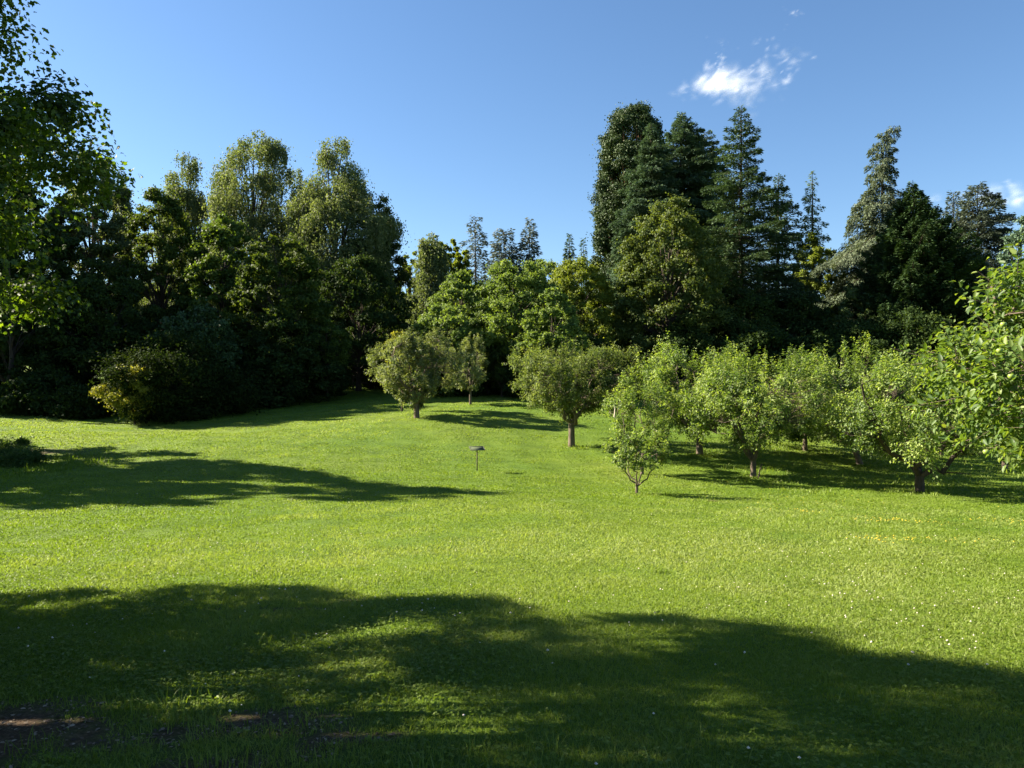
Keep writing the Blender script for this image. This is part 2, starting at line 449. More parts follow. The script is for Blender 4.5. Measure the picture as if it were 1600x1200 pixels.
LUMPY = 1.7
def apple_meshes(seed, H, Rr, zb, fork=.9, r0=.12, shoots=900, per=16, size=.075, prof=VASE, mat='apple', bark='bark', limbs=6, top_shoot=.55,
                 shape='leaf', lumpiness=.16, squash=(1, 1), lean=(0, 0), twigs=True, shell=.35, skirt=0.0, fork_dirs=None):
    """orchard tree: short trunk, limbs rising like a vase, leafy shoots, upright water shoots on top"""
    rng = np.random.default_rng(seed)
    H = H - top_shoot * 1.05
    lump = hash_noise(seed + 1, 12, 1.0, 3)
    tb = Buf()
    ftop = np.array([lean[0], lean[1], fork])
    tp = bez(np.array([0, 0, -.12]), np.array([lean[0] * .3, lean[1] * .3, fork * .5]), ftop, 7)
    tr = np.linspace(r0 * 1.05, r0 * .92, 7); tr[0] = r0 * 1.5; tr[1] = r0 * 1.12
    tb.tube(tp, tr, 10, .07, rng)
    th0 = rng.uniform(0, 6.28)
    nodes = []
    for i in range(limbs):
        th = th0 + i * 2 * math.pi / limbs + rng.normal(0, .2)
        rr = Rr * rng.uniform(.5, .72)
        if i % 3 == 2:
            rr *= .45
        end = np.array([math.cos(th) * rr * squash[0], math.sin(th) * rr * squash[1], zb + (H - zb) * rng.uniform(.6, .82)]) + np.array([lean[0], lean[1], 0])
        mid = ftop + np.array([math.cos(th) * rr * .75 * squash[0], math.sin(th) * rr * .75 * squash[1], (end[2] - fork) * rng.uniform(.18, .36)])
        pth = bez(ftop - np.array([0, 0, .06]), mid, end, 9) + np.concatenate([np.zeros((1, 3)), rng.normal(0, .035 * Rr, (8, 3))])
        tb.tube(pth, np.linspace(r0 * .66, r0 * .2, 9), 7, .08, rng)
        nodes.append(pth[2:])
        for k in range(5):
            j = rng.integers(2, 8)
            o = rng.normal(0, 1, 3); o[2] = abs(o[2]) * .6; o = o / np.linalg.norm(o)
            e2 = pth[j] + o * Rr * rng.uniform(.15, .32)
            p2 = bez(pth[j], (pth[j] + e2) / 2 + rng.normal(0, .06, 3) + np.array([0, 0, .05]), e2, 6)
            tb.tube(p2, np.linspace(r0 * .18, r0 * .05, 6), 5)
            nodes.append(p2[1:])
    nodes = np.concatenate(nodes)
    base = env_point(rng, shoots, prof, Rr, zb, H, lambda *a: LUMPY * lumpiness * lump(*a), shell)
    base[:, 0] *= squash[0]; base[:, 1] *= squash[1]
    base[:, :2] += np.array(lean)
    ext = rng.uniform(-.12, .05, shoots) + .10 * hash_noise(seed + 7, 8, 1.5)(base[:, 0], base[:, 1])
    base[:, 2] = zb + (base[:, 2] - zb) * (1 + ext)
    nb_ = max(shoots // 24, 8)
    bc = base[:nb_]
    near = np.argmin(((base[:, None] - bc[None]) ** 2).sum(-1), 1)
    base = base * .42 + bc[near] * .58 + rng.normal(0, .03 * Rr, base.shape)
    hz = (base[:, 2] - zb) / (H - zb)
    outw = np.stack([base[:, 0] - lean[0], base[:, 1] - lean[1], np.zeros(shoots)], 1) / Rr
    sd = outw * .9 + rng.normal(0, .55, (shoots, 3))
    sd[:, 2] += .5 + 1.8 * np.clip(hz - .55, 0, 1)
    sd[:, 2] -= skirt * np.clip(.5 - hz, 0, 1) * 3
    sd = nrm(sd)
    sl = rng.uniform(.22, .5, shoots) * (Rr / 2.2)
    long = (rng.uniform(0, 1, shoots) < .24) & (hz > .62)
    sl = np.where(long, top_shoot * rng.uniform(.7, 1.7, shoots), sl)
    sd[long] = nrm(np.array([0, 0, 1.0]) + rng.normal(0, .16, (int(long.sum()), 3)))
    if twigs:
        for i in range(0, shoots, 1 if shoots < 500 else 2):
            rb = .005 + .008 * r0
            tb.tube(np.stack([base[i], base[i] + sd[i] * sl[i]]), [rb, rb * .4], 3)
        for i in range(0, shoots, 5):
            k = np.argmin(((nodes - base[i]) ** 2).sum(1) + (nodes[:, 2] > base[i][2] + .1) * .5)
            m = (nodes[k] + base[i]) / 2 + rng.normal(0, .05, 3)
            tb.tube(bez(nodes[k], m, base[i], 4), [r0 * .08, r0 * .06, r0 * .045, .005], 4)
    cb = Buf()
    cnt = np.maximum((per * sl / sl.mean() * rng.uniform(.6, 1.2, shoots)).astype(int), 3)
    cnt = np.minimum(cnt, per * 3)
    idx = np.repeat(np.arange(shoots), cnt)
    n = len(idx)
    s = rng.uniform(.02, 1.02, n)
    a1 = rnd_dirs(rng, n)
    lat = nrm(np.cross(sd[idx], a1))
    spread = np.where(long[idx], .02, .07) * (Rr / 2.2)
    pos = base[idx] + sd[idx] * (sl[idx] * s)[:, None] + lat * (spread * rng.uniform(0, 1, n))[:, None]
    ax = lat * 1.0 + sd[idx] * .55 + rng.normal(0, .25, (n, 3)); ax[:, 2] -= .25
    nor = np.array([0, 0, 1.0]) + sd[idx] * .3 + rng.normal(0, .45, (n, 3))
    stn = rng.normal(0, .13, nb_)[near] + rng.normal(0, .12, shoots)
    tint = np.clip(.42 + stn[idx] + rng.normal(0, .16, n) + .22 * (s > .8), 0, 1)
    add_leaves(cb, pos, ax, nor, size * rng.uniform(.6, 1.25, n) * np.where(s > .85, .75, 1), tint, shape)
    return tb.mesh('trunk', M[bark], True), cb.mesh('crown', M[mat])

def plant(name, meshes, x, y, rz=0.0, sc=1.0, label=None, cat='tree', group=None, sink=.05, sz=None):
    """a tree: an Empty at its foot that parents trunk and crown"""
    o = link(name, None, loc=(x, y, gz(x, y) - sink))
    o.rotation_euler = (0, 0, rz)
    o.scale = (sc, sc, sc if sz is None else sz)
    o.empty_display_size = .5
    tag(o, label, cat, group)
    parts = [link('trunk', meshes[0], o), link('crown', meshes[1], o)]
    return o, parts

def at(px, d):
    return (px - 800) / 1200 * d

def height_to(px_top_y, x, d):
    """height above the local ground of something whose top stands at that elevation"""
    return EYE + (600 - px_top_y) / 1200 * d - gz(x, d)

# ------------------------------------------------------------------ the ground, one sheet to the horizon
def axis_steps(lo, hi, fine_lo, fine_hi, step, grow):
    v = list(np.arange(fine_lo, fine_hi, step))
    s = step; a = v[-1]
    while a < hi:
        s *= grow; a += s; v.append(a)
    s = step; a = v[0]
    while a > lo:
        s *= grow; a -= s; v.insert(0, a)
    return np.array(v)

SOIL = [(-2.8, 4.25, .7, .6), (-1.86, 4.2, .34, .17), (-1.3, 4.4, .42, .2), (-1.35, 3.8, .5, .22), (-2.3, 7.45, .5, .06),
        (-3.4, 3.9, .8, .5), (-.85, 4.1, .25, .08), (-20.2, 32.2, 1.6, 1.2), (-1.75, 7.9, .3, .07), (5.9, 22.2, .5, .35)]
_sn = hash_noise(21, 14, 5.0)
_sn2 = hash_noise(22, 14, 12.0)
_pn = hash_noise(23, 14, .55)
_pn2 = hash_noise(24, 14, 2.4)
_pn3 = hash_noise(25, 14, .16)
def soil(x, y):
    s = np.zeros(np.broadcast(x, y).shape)
    w = .28 * _sn(x, y) + .22 * _sn2(x, y)
    for cx, cy, rx, ry in SOIL:
        d = np.sqrt(((x - cx) / rx) ** 2 + ((y - cy) / ry) ** 2)
        s = np.maximum(s, np.clip(1.35 - d + w, 0, 1))
    return s

xs = axis_steps(-900, 900, -7.5, 7.5, .14, 1.055)
ys = axis_steps(-500, 1100, 2.4, 11.5, .14, 1.045)
GX, GY = np.meshgrid(xs, ys)
GZ = ground(GX, GY)
gb = Buf()
nx, ny = len(xs), len(ys)
i0 = (np.arange(ny - 1)[:, None] * nx + np.arange(nx - 1)[None]).ravel()
gb.add(np.stack([GX.ravel(), GY.ravel(), GZ.ravel()], 1), np.stack([i0, i0 + 1, i0 + 1 + nx, i0 + nx], 1), soil(GX, GY).ravel())

def ground_mat():
    m, n, l = new_mat('lawn_ground')
    tc = n.new('ShaderNodeTexCoord')
    def noise(scale, detail=5, rough=.6, dist=0.0):
        t = n.new('ShaderNodeTexNoise'); t.inputs['Scale'].default_value = scale; t.inputs['Detail'].default_value = detail
        t.inputs['Roughness'].default_value = rough; t.inputs['Distortion'].default_value = dist
        l.new(tc.outputs['Object'], t.inputs[0]); return t
    big, mid, fine = noise(.09, 4), noise(.8, 5), noise(16, 7, .75)
    r1 = ramp(n, [(.3, (.065, .125, .012)), (.5, (.095, .15, .014)), (.72, (.14, .175, .028))])
    l.new(big.outputs[0], r1.inputs[0])
    r2 = ramp(n, [(.3, (.55, .62, .45)), (.55, (1, 1, 1)), (.8, (1.25, 1.15, 1.25))])
    l.new(mid.outputs[0], r2.inputs[0])
    r3 = ramp(n, [(.25, (.45, .5, .4)), (.5, (1, 1, 1)), (.75, (1.5, 1.4, 1.3))])
    l.new(fine.outputs[0], r3.inputs[0])
    def mul(a, b):
        x = n.new('ShaderNodeMix'); x.data_type = 'RGBA'; x.blend_type = 'MULTIPLY'; x.inputs[0].default_value = 1
        l.new(a, x.inputs[6]); l.new(b, x.inputs[7]); return x.outputs[2]
    g = mul(mul(r1.outputs[0], r2.outputs[0]), r3.outputs[0])
    sn = noise(30, 8, .8)
    rs = ramp(n, [(.35, (.030, .018, .009)), (.52, (.075, .046, .024)), (.7, (.19, .13, .075))])
    l.new(sn.outputs[0], rs.inputs[0])
    at = n.new('ShaderNodeAttribute'); at.attribute_name = 'tint'
    mx = n.new('ShaderNodeMix'); mx.data_type = 'RGBA'
    l.new(at.outputs['Fac'], mx.inputs[0]); l.new(g, mx.inputs[6]); l.new(rs.outputs[0], mx.inputs[7])
    p = n.new('ShaderNodeBsdfPrincipled'); p.inputs['Roughness'].default_value = .85; p.inputs['Specular IOR Level'].default_value = .15
    l.new(mx.outputs[2], p.inputs['Base Color'])
    b = n.new('ShaderNodeBump'); b.inputs['Strength'].default_value = .8; b.inputs['Distance'].default_value = .05
    l.new(fine.outputs[0], b.inputs['Height']); l.new(b.outputs[0], p.inputs['Normal'])
    o = n.new('ShaderNodeOutputMaterial'); l.new(p.outputs[0], o.inputs[0])
    return m
M['ground'] = ground_mat()
tag(link('lawn', gb.mesh('lawn', M['ground'], True)), kind='structure')

# ------------------------------------------------------------------ grass, clover and flowers growing on it
def sample_ground(rng, K, d0, d1, cap, side=.80, dmin_pow=2.0):
    """points with density K/d^2 (capped) over the part of the lawn in front of the viewer"""
    out = []
    edges = np.geomspace(d0, d1, 40)
    for a, b in zip(edges[:-1], edges[1:]):
        dens = min(K / ((a + b) / 2) ** dmin_pow, cap)
        w = side * b + .8
        n = int(dens * 2 * w * (b - a))
        out.append(np.stack([rng.uniform(-w, w, n), rng.uniform(a, b, n)], 1))
    return np.concatenate(out)

GRASS = leaf_mat('grass_blade', (.065, .115, .010), (.128, .192, .018), (.235, .285, .088), .42, (1.4, 1.42, .45), rough=.55, spec=.2)
TRACKS = [[(-9.2, 31), (-9.8, 35.5), (-8.9, 41), (-7.0, 47), (-3.0, 52), (3, 55)], [(-8.0, 31), (-8.6, 35.5), (-7.7, 41), (-5.9, 46.3), (-2.2, 51), (3.4, 53.8)],
          [(-6.2, 21), (-4.6, 17.5), (-3.6, 15), (-2.6, 12.5), (-2.2, 10.5)]]
def track(x, y):
    """worn mower tracks: 1 on the track, 0 away from it"""
    best = np.full(x.shape, 9.0)
    for pl in TRACKS:
        for (ax, ay), (bx, by) in zip(pl[:-1], pl[1:]):
            dx, dy = bx - ax, by - ay
            t = np.clip(((x - ax) * dx + (y - ay) * dy) / (dx * dx + dy * dy), 0, 1)
            best = np.minimum(best, np.hypot(x - ax - t * dx, y - ay - t * dy))
    return np.exp(-(best / .26) ** 2)
def blades(name, seed, K, d0, d1, cap, h0, wpx, label, keep=None, hvar=.5, lean=.5, tint0=.5, seg=2, hfar=0.0):
    rng = np.random.default_rng(seed)
    p = sample_ground(rng, K, d0, d1, cap)
    s = soil(p[:, 0], p[:, 1])
    k = rng.uniform(0, 1, len(p)) > s * 1.15 - .03
    if keep is not None:
        k &= keep(rng, p)
    p = p[k]
    x, y = p[:, 0], p[:, 1]
    n = len(p); d = np.hypot(x, y)
    z = ground(x, y) - .004
    patch = _pn(x, y); patch2 = _pn2(x, y)
    h = (h0 + hfar * d) * rng.lognormal(0, hvar * .6, n) * (1 + .28 * patch2 + .12 * patch)
    h = np.clip(h, .012, .5)
    w = np.maximum(.0026, wpx * d / 768) * rng.uniform(.6, 1.4, n)
    th = rng.uniform(0, 2 * math.pi, n)
    side = np.stack([np.cos(th), np.sin(th), np.zeros(n)], 1)
    ld = rng.normal(0, lean, (n, 2))
    base = np.stack([x, y, z], 1)
    tip = base + np.stack([ld[:, 0] * h, ld[:, 1] * h, h], 1)
    midp = base + np.stack([ld[:, 0] * h * .25, ld[:, 1] * h * .25, h * .62], 1)
    dry = .27 * np.exp(-((x + 1) / 9) ** 2 - ((y - 11.5) / 3.2) ** 2) + .16 * np.exp(-((x - 5) / 7) ** 2 - ((y - 17) / 5) ** 2)
    tr = track(x, y)
    h = h * (1 - .35 * tr)
    tint = np.clip(tint0 + .22 * tr + dry + .13 * patch + .12 * patch2 + .10 * _pn3(x, y) + rng.normal(0, 1, n) * np.interp(d, [4, 20, 40], [.12, .065, .045]), 0, 1)
    v = np.stack([base - side * w[:, None] / 2, base + side * w[:, None] / 2, midp + side * w[:, None] * .42, midp - side * w[:, None] * .42, tip], 1)
    b = Buf()
    idx = (np.arange(n) * 5)[:, None]
    b.add(v.reshape(-1, 3), idx + np.array([[0, 1, 2, 3]]), np.repeat(tint, 5))
    b.f.append((idx + np.array([[3, 2, 4]])).astype(np.int32))
    o = link(name, b.mesh(name, GRASS))
    tag(o, label, 'grass', kind='stuff')
    return n
nb = blades('lawn_grass', 11, 210000, 3.0, 70, 6200, .027, .7, 'short mown green lawn grass with lighter and darker patches', hfar=.0001, hvar=.35, lean=.7)

def clover_leaves():
    rng = np.random.default_rng(31)
    p = sample_ground(rng, 26000, 3.0, 40, 900)
    pat = _pn2(p[:, 0] * .6 + 3, p[:, 1] * .6) + _pn(p[:, 0], p[:, 1])
    p = p[(pat + rng.normal(0, .5, len(p)) > .1) & (soil(p[:, 0], p[:, 1]) < .3)]
    n = len(p)
    z = ground(p[:, 0], p[:, 1]) + rng.uniform(.02, .045, n)
    d = np.hypot(p[:, 0], p[:, 1])
    c = np.repeat(np.stack([p[:, 0], p[:, 1], z], 1), 3, 0)
    th = np.repeat(rng.uniform(0, 6.28, n), 3) + np.tile([0, 2.09, 4.19], n)
    ax = np.stack([np.cos(th), np.sin(th), rng.normal(.1, .3, 3 * n)], 1)
    nor = np.array([0, 0, 1.0]) + rng.normal(0, .3, (3 * n, 3))
    size = np.repeat(np.maximum(.013, .0011 * d) * rng.uniform(.8, 1.4, n), 3)
    b = Buf()
    add_leaves(b, c, ax, nor, size, np.repeat(rng.uniform(.1, .75, n), 3), 'blob')
    tag(link('clover_leaves', b.mesh('clover_leaves', GRASS)), 'clover leaves spread in soft patches through the lawn', 'clover', kind='stuff')
clover_leaves()

def simple_mat(name, col, rough=.6, spec=.3, metal=0.0):
    m, n, l = new_mat(name)
    tc = n.new('ShaderNodeTexCoord')
    nz = n.new('ShaderNodeTexNoise'); nz.inputs['Scale'].default_value = 18; nz.inputs['Detail'].default_value = 5
    l.new(tc.outputs['Object'], nz.inputs[0])
    rp = ramp(n, [(.3, tuple(c * .75 for c in col)), (.7, tuple(min(c * 1.2, .95) for c in col))])
    l.new(nz.outputs[0], rp.inputs[0])
    p = n.new('ShaderNodeBsdfPrincipled'); p.inputs['Roughness'].default_value = rough
    p.inputs['Specular IOR Level'].default_value = spec; p.inputs['Metallic'].default_value = metal
    l.new(rp.outputs[0], p.inputs['Base Color'])
    o = n.new('ShaderNodeOutputMaterial'); l.new(p.outputs[0], o.inputs[0])
    return m
M['clover_flower'] = simple_mat('clover_flower', (.62, .55, .47))
M['yellow_flower'] = simple_mat('yellow_flower', (.62, .47, .04))

OCT_V = np.array([(1, 0, 0), (0, 1, 0), (-1, 0, 0), (0, -1, 0), (0, 0, 1), (0, 0, -.8)], float)
OCT_F = np.array([(0, 1, 4), (1, 2, 4), (2, 3, 4), (3, 0, 4), (1, 0, 5), (2, 1, 5), (3, 2, 5), (0, 3, 5)])
def flower_heads(name, seed, pts, size, hlo, hhi, mat, label, cat, flat=.8):
    rng = np.random.default_rng(seed)
    n = len(pts)
    z = ground(pts[:, 0], pts[:, 1]) + rng.uniform(hlo, hhi, n)
    s = size * rng.uniform(.6, 1.3, n)
    c = np.stack([pts[:, 0], pts[:, 1], z], 1)
    v = c[:, None] + s[:, None, None] * (OCT_V * np.array([1, 1, flat]) + rng.normal(0, .12, (n, 6, 3)))
    f = (OCT_F[None] + (np.arange(n) * 6)[:, None, None]).reshape(-1, 3)
    b = Buf(); b.add(v.reshape(-1, 3), f)
    # thin stems
    th = rng.uniform(0, 6.28, n)
    sd = np.stack([np.cos(th), np.sin(th), 0 * th], 1) * .0012
    foot = c.copy(); foot[:, 2] = ground(pts[:, 0], pts[:, 1]); foot[:, :2] += rng.normal(0, .008, (n, 2))
    o = link(name, b.mesh(name, M[mat], True))
    tag(o, label, cat, kind='stuff')
rng = np.random.default_rng(77)
pc = sample_ground(rng, 900, 3.5, 38, 14)
dens = .12 + .3 * np.clip(_pn(pc[:, 0] + 9, pc[:, 1]), 0, 1.5)
dens += 1.2 * np.exp(-((pc[:, 0] - 5.5) / 3) ** 2 - ((pc[:, 1] - 8.5) / 2.5) ** 2)
dens += .9 * np.exp(-((pc[:, 0] + 8) / 5) ** 2 - ((pc[:, 1] - 16) / 4.5) ** 2)
pc = pc[rng.uniform(0, 1.6, len(pc)) < dens]
flower_heads('clover_flowers', 41, pc, .0095, .035, .075, 'clover_flower', 'small white clover flower heads dotted over the lawn', 'flowers')
yp = []
for cx, cy, sx, sy, k in [(at(1395, 17), 17, .55, .28, 60), (at(1440, 16.8), 16.8, .5, .1, 26), (at(1400, 12.9), 12.9, .35, .12, 42), (at(1460, 13), 13, .9, .3, 26), (at(1250, 18.5), 18.5, .45, .25, 30),
                          (at(1590, 17.2), 17.2, .6, .4, 30), (at(1560, 17.6), 17.6, .5, .15, 16), (at(1290, 23), 23, .8, .5, 12), (at(1120, 27), 27, 3, 1.4, 14), (at(1330, 21), 21, 2.5, 1.5, 14)]:
    yp.append(np.stack([rng.normal(cx, sx, k), rng.normal(cy, sy, k)], 1))
yp = np.concatenate(yp)
flower_heads('yellow_flowers', 42, yp, .015, .06, .13, 'yellow_flower', 'small yellow wild flowers growing in loose patches on the right side of the lawn', 'flowers', .45)

def tall_grass(name, seed, spots, label, hmul=1.0, mat=None):
    """longer blades in tufts: (x, y, radius, count, height, paleness)"""
    rng = np.random.default_rng(seed)
    b = Buf()
    for (cx, cy, rad, cnt, hh, pale) in spots:
        x = rng.normal(cx, rad, cnt); y = rng.normal(cy, rad * .8, cnt)
        z = ground(x, y) - .01
        h = hh * hmul * rng.uniform(.45, 1.15, cnt)
        th = rng.uniform(0, 6.28, cnt); ln = rng.uniform(.1, .95, cnt)
        d = np.hypot(cx, cy)
        w = np.maximum(.0035, .55 * d / 768) * rng.uniform(.7, 1.4, cnt)
        dr = np.stack([np.cos(th), np.sin(th), 0 * th], 1); sd = np.stack([-np.sin(th), np.cos(th), 0 * th], 1)
        base = np.stack([x, y, z], 1)
        ring = []
        for t, ww in ((0, 1), (.4, .95), (.75, .6)):
            c = base + dr * (h * ln * t ** 1.8)[:, None]; c[:, 2] += h * (t - .28 * ln * t * t)
            ring += [c - sd * (w * ww / 2)[:, None], c + sd * (w * ww / 2)[:, None]]
        tip = base + dr * (h * ln)[:, None]; tip[:, 2] += h * (1 - .36 * ln)
        v = np.stack(ring + [tip], 1).reshape(-1, 3)
        i = (np.arange(cnt) * 7)[:, None]
        tint = np.clip(pale + rng.normal(0, .15, cnt), 0, 1)
        b.add(v, np.concatenate([i + np.array([[0, 1, 3, 2]]), i + np.array([[2, 3, 5, 4]])]), np.repeat(tint, 7))
        b.f.append((i + np.array([[4, 5, 6]]) + b.n - len(v)).astype(np.int32))
    tag(link(name, b.mesh(name, mat or GRASS)), label, 'grass', kind='stuff')
rg = np.random.default_rng(3)
near_tufts = [(-2.05, 4.55, .10, 60, .2, .55), (-1.9, 4.35, .09, 50, .2, .6), (-2.3, 4.5, .09, 46, .16, .5), (-1.62, 4.2, .06, 36, .13, .6), (-1.15, 4.25, .07, 36, .12, .55), (-1.2, 3.72, .12, 80, .17, .65),
              (-1.5, 3.78, .08, 60, .16, .7), (-.9, 3.72, .1, 50, .13, .55), (-2.0, 5.9, .12, 50, .12, .5), (-.3, 3.75, .16, 90, .13, .7), (.15, 3.8, .16, 80, .12, .7), (1.0, 3.9, .2, 90, .12, .72), (-2.45, 3.95, .08, 34, .14, .4),
              (-2.2, 7.2, .2, 60, .1, .6), (-1.5, 6.9, .2, 60, .1, .55), (-.95, 4.9, .13, 60, .1, .5), (-.75, 4.75, .1, 50, .1, .5)]
near_tufts += [(rg.uniform(-5, 6), rg.uniform(4, 11), rg.uniform(.05, .16), int(rg.uniform(14, 40)), rg.uniform(.07, .12), rg.uniform(.35, .7)) for _ in range(170)]
tall_grass('long_grass_tufts', 51, near_tufts, 'longer grass tufts standing out of the lawn')
wild = [(at(px, d) + rg.normal(0, .4), d + rg.normal(0, .3), rg.uniform(.15, .4), int(rg.uniform(20, 50)), rg.uniform(.16, .36), rg.uniform(.45, .85))
        for px, d in [(1270, 16), (1285, 16), (1300, 16.5), (1180, 17), (1320, 17), (1240, 16.5)] * 2]
for cx, cy in [(at(1437, 26), 26), (at(1177, 30), 30), (at(995, 24.5), 24.5), (at(1345, 33), 33), (at(893, 36), 36), (at(1093, 34), 34)]:
    wild += [(cx + rg.normal(0, .45), cy + rg.normal(-.2, .35), rg.uniform(.1, .25), int(rg.uniform(25, 50)), rg.uniform(.1, .26), rg.uniform(.4, .8)) for _ in range(9)]
wild += [(at(rg.uniform(1180, 1600), 28) , rg.uniform(25.5, 37), .4, 46, rg.uniform(.15, .34), rg.uniform(.35, .8)) for _ in range(90)]
wild += [(at(rg.uniform(0, 90), 27), rg.uniform(24, 31), .5, 60, rg.uniform(.2, .45), .4) for _ in range(26)]
tall_grass('tall_meadow_grass', 52, wild, 'unmown taller grass around the orchard trunks and on the bank at the left', hmul=.62)
litter = Buf()
rl = np.random.default_rng(8)
k = 3200
lx, ly = rl.uniform(-3.6, -.5, k), rl.uniform(3.5, 5.2, k)
kk = soil(lx, ly) > .45
lx, ly = lx[kk], ly[kk]
add_leaves(litter, np.stack([lx, ly, ground(lx, ly) + .006], 1), np.stack([rl.normal(0, 1, len(lx)), rl.normal(0, 1, len(lx)), rl.normal(0, .1, len(lx))], 1),
           np.array([0, 0, 1.0]) + rl.normal(0, .3, (len(lx), 3)), rl.uniform(.006, .034, len(lx)), rl.uniform(0, 1, len(lx)), 'leaf')
M['litter'] = leaf_mat('dry_leaf_litter', (.05, .035, .025), (.13, .09, .06), (.32, .25, .18), .1, (1, 1, 1))
tag(link('leaf_litter', litter.mesh('leaf_litter', M['litter'])), 'dry leaf and bark litter on the bare soil at bottom left', 'leaf litter', kind='stuff')

# ------------------------------------------------------------------ trees
def T(px, d, top):
    x = at(px, d)
    return x, d, height_to(top, x, d)

def B(seed, px, d, top, half, label, mat, zbf=.12, puffs=80, leaves=380, size=.2, name='broadleaf_tree', rx=None, group=None, **kw):
    """a broadleaved tree whose crown top and half width were surveyed at distance d"""
    x, y, H = T(px, d, top)
    Rr = half / 1200 * d
    ms = broadleaf_meshes(seed, H, Rr, H * zbf, puffs=puffs, leaves=leaves, size=size, mat=mat, **kw)
    return plant(name, ms, x, y, 0, 1, label, group=group)

def C(seed, px, d, top, half, label, mat, zbf=.06, name='conifer_tree', group=None, **kw):
    x, y, H = T(px, d, top)
    ms = conifer_meshes(seed, H, half / 1200 * d, H * zbf, mat=mat, **kw)
    return plant(name, ms, x, y, 0, 1, label, group=group)

# --- left wood, far to near
C(101, 190, 80, 262, 34, 'small dark conifer tip poking out above the left wood', 'fir', n_br=120, size=.4, dens=2.4)
B(102, 145, 70, 240, 75, 'rounded blue-green tree just right of the close overhanging maple', 'birch', prof=FULL, puffs=110, leaves=800, size=.22, zbf=.1)
B(103, 290, 86, 228, 42, 'short weeping birch top at the left end of the birch group', 'birch', name='birch_tree', prof=COLUMN, puffs=60, leaves=900, size=.18, hang=2.6, puff_r=.34, zbf=.2, lumpiness=.5)
B(104, 402, 84, 205, 76, 'broad pale weeping birch, tallest crown of the left wood', 'birch', name='birch_tree', prof=FULL, puffs=130, leaves=950, size=.18, hang=2.6, puff_r=.21, zbf=.15, lumpiness=.5)
B(105, 528, 80, 208, 76, 'narrow pointed weeping birch at the right of the left wood', 'birch', name='birch_tree', prof=[(0, .8), (.3, 1), (.55, .95), (.72, .6), (.84, .36), (.94, .3), (1, .2)], puffs=130, leaves=950, size=.18, hang=2.6, puff_r=.22, zbf=.12, lumpiness=.35)
B(106, 585, 82, 290, 52, 'dark leafy tree closing the right edge of the left wood', 'broad_dark', prof=[(0, .8), (.4, 1), (.7, .75), (.9, .35), (1, .15)], puffs=90, size=.2, zbf=.05, puff_r=.24)
B(107, 250, 62, 292, 72, 'gold-topped broadleaf tree below the small dark conifer tip', 'broad_left', prof=FULL, puffs=110, leaves=420, size=.2, zbf=.1)
B(108, 350, 60, 335, 70, 'broadleaf tree with sunlit top below the broad birch', 'broad', prof=DOME, puffs=100, leaves=400, size=.2, zbf=.08)
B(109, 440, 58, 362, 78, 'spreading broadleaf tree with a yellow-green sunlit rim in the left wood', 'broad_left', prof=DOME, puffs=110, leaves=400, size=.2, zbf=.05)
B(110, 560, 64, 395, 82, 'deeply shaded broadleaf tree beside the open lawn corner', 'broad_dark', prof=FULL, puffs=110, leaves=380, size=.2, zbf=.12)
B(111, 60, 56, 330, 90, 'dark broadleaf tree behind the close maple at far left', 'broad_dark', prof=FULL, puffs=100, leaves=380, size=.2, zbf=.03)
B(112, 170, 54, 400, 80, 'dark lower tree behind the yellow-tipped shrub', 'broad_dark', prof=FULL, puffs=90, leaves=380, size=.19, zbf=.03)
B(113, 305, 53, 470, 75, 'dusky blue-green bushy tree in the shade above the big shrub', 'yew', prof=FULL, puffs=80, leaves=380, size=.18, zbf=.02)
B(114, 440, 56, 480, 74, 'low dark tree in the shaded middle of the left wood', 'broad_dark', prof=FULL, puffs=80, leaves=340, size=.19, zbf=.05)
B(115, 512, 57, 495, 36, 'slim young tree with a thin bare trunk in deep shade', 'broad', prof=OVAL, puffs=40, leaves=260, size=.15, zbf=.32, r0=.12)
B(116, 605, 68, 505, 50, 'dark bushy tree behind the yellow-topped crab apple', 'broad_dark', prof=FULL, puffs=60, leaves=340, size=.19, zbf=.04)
B(117, 8, 51, 362, 70, 'dark reddish shrubby tree at the far left edge', 'broad_dark', prof=FULL, puffs=60, leaves=360, size=.17, zbf=.02)  # crown raised to shade the large shrub
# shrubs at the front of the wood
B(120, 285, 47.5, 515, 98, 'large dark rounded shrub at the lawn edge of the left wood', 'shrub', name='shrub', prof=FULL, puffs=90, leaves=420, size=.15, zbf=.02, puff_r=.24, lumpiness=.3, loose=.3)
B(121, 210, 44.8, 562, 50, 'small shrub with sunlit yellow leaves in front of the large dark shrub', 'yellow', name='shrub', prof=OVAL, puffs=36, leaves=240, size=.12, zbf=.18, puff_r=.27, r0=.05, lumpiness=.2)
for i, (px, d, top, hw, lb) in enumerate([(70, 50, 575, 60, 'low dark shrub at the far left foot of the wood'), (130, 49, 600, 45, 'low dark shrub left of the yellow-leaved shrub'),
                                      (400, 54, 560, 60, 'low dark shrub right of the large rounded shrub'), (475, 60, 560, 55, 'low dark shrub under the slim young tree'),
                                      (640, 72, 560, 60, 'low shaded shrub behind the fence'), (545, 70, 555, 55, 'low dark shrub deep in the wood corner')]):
    B(130 + i, px, d, top, hw, lb, 'broad_dark', name='shrub', prof=FULL, puffs=45, leaves=300, size=.18, zbf=.02, puff_r=.3)
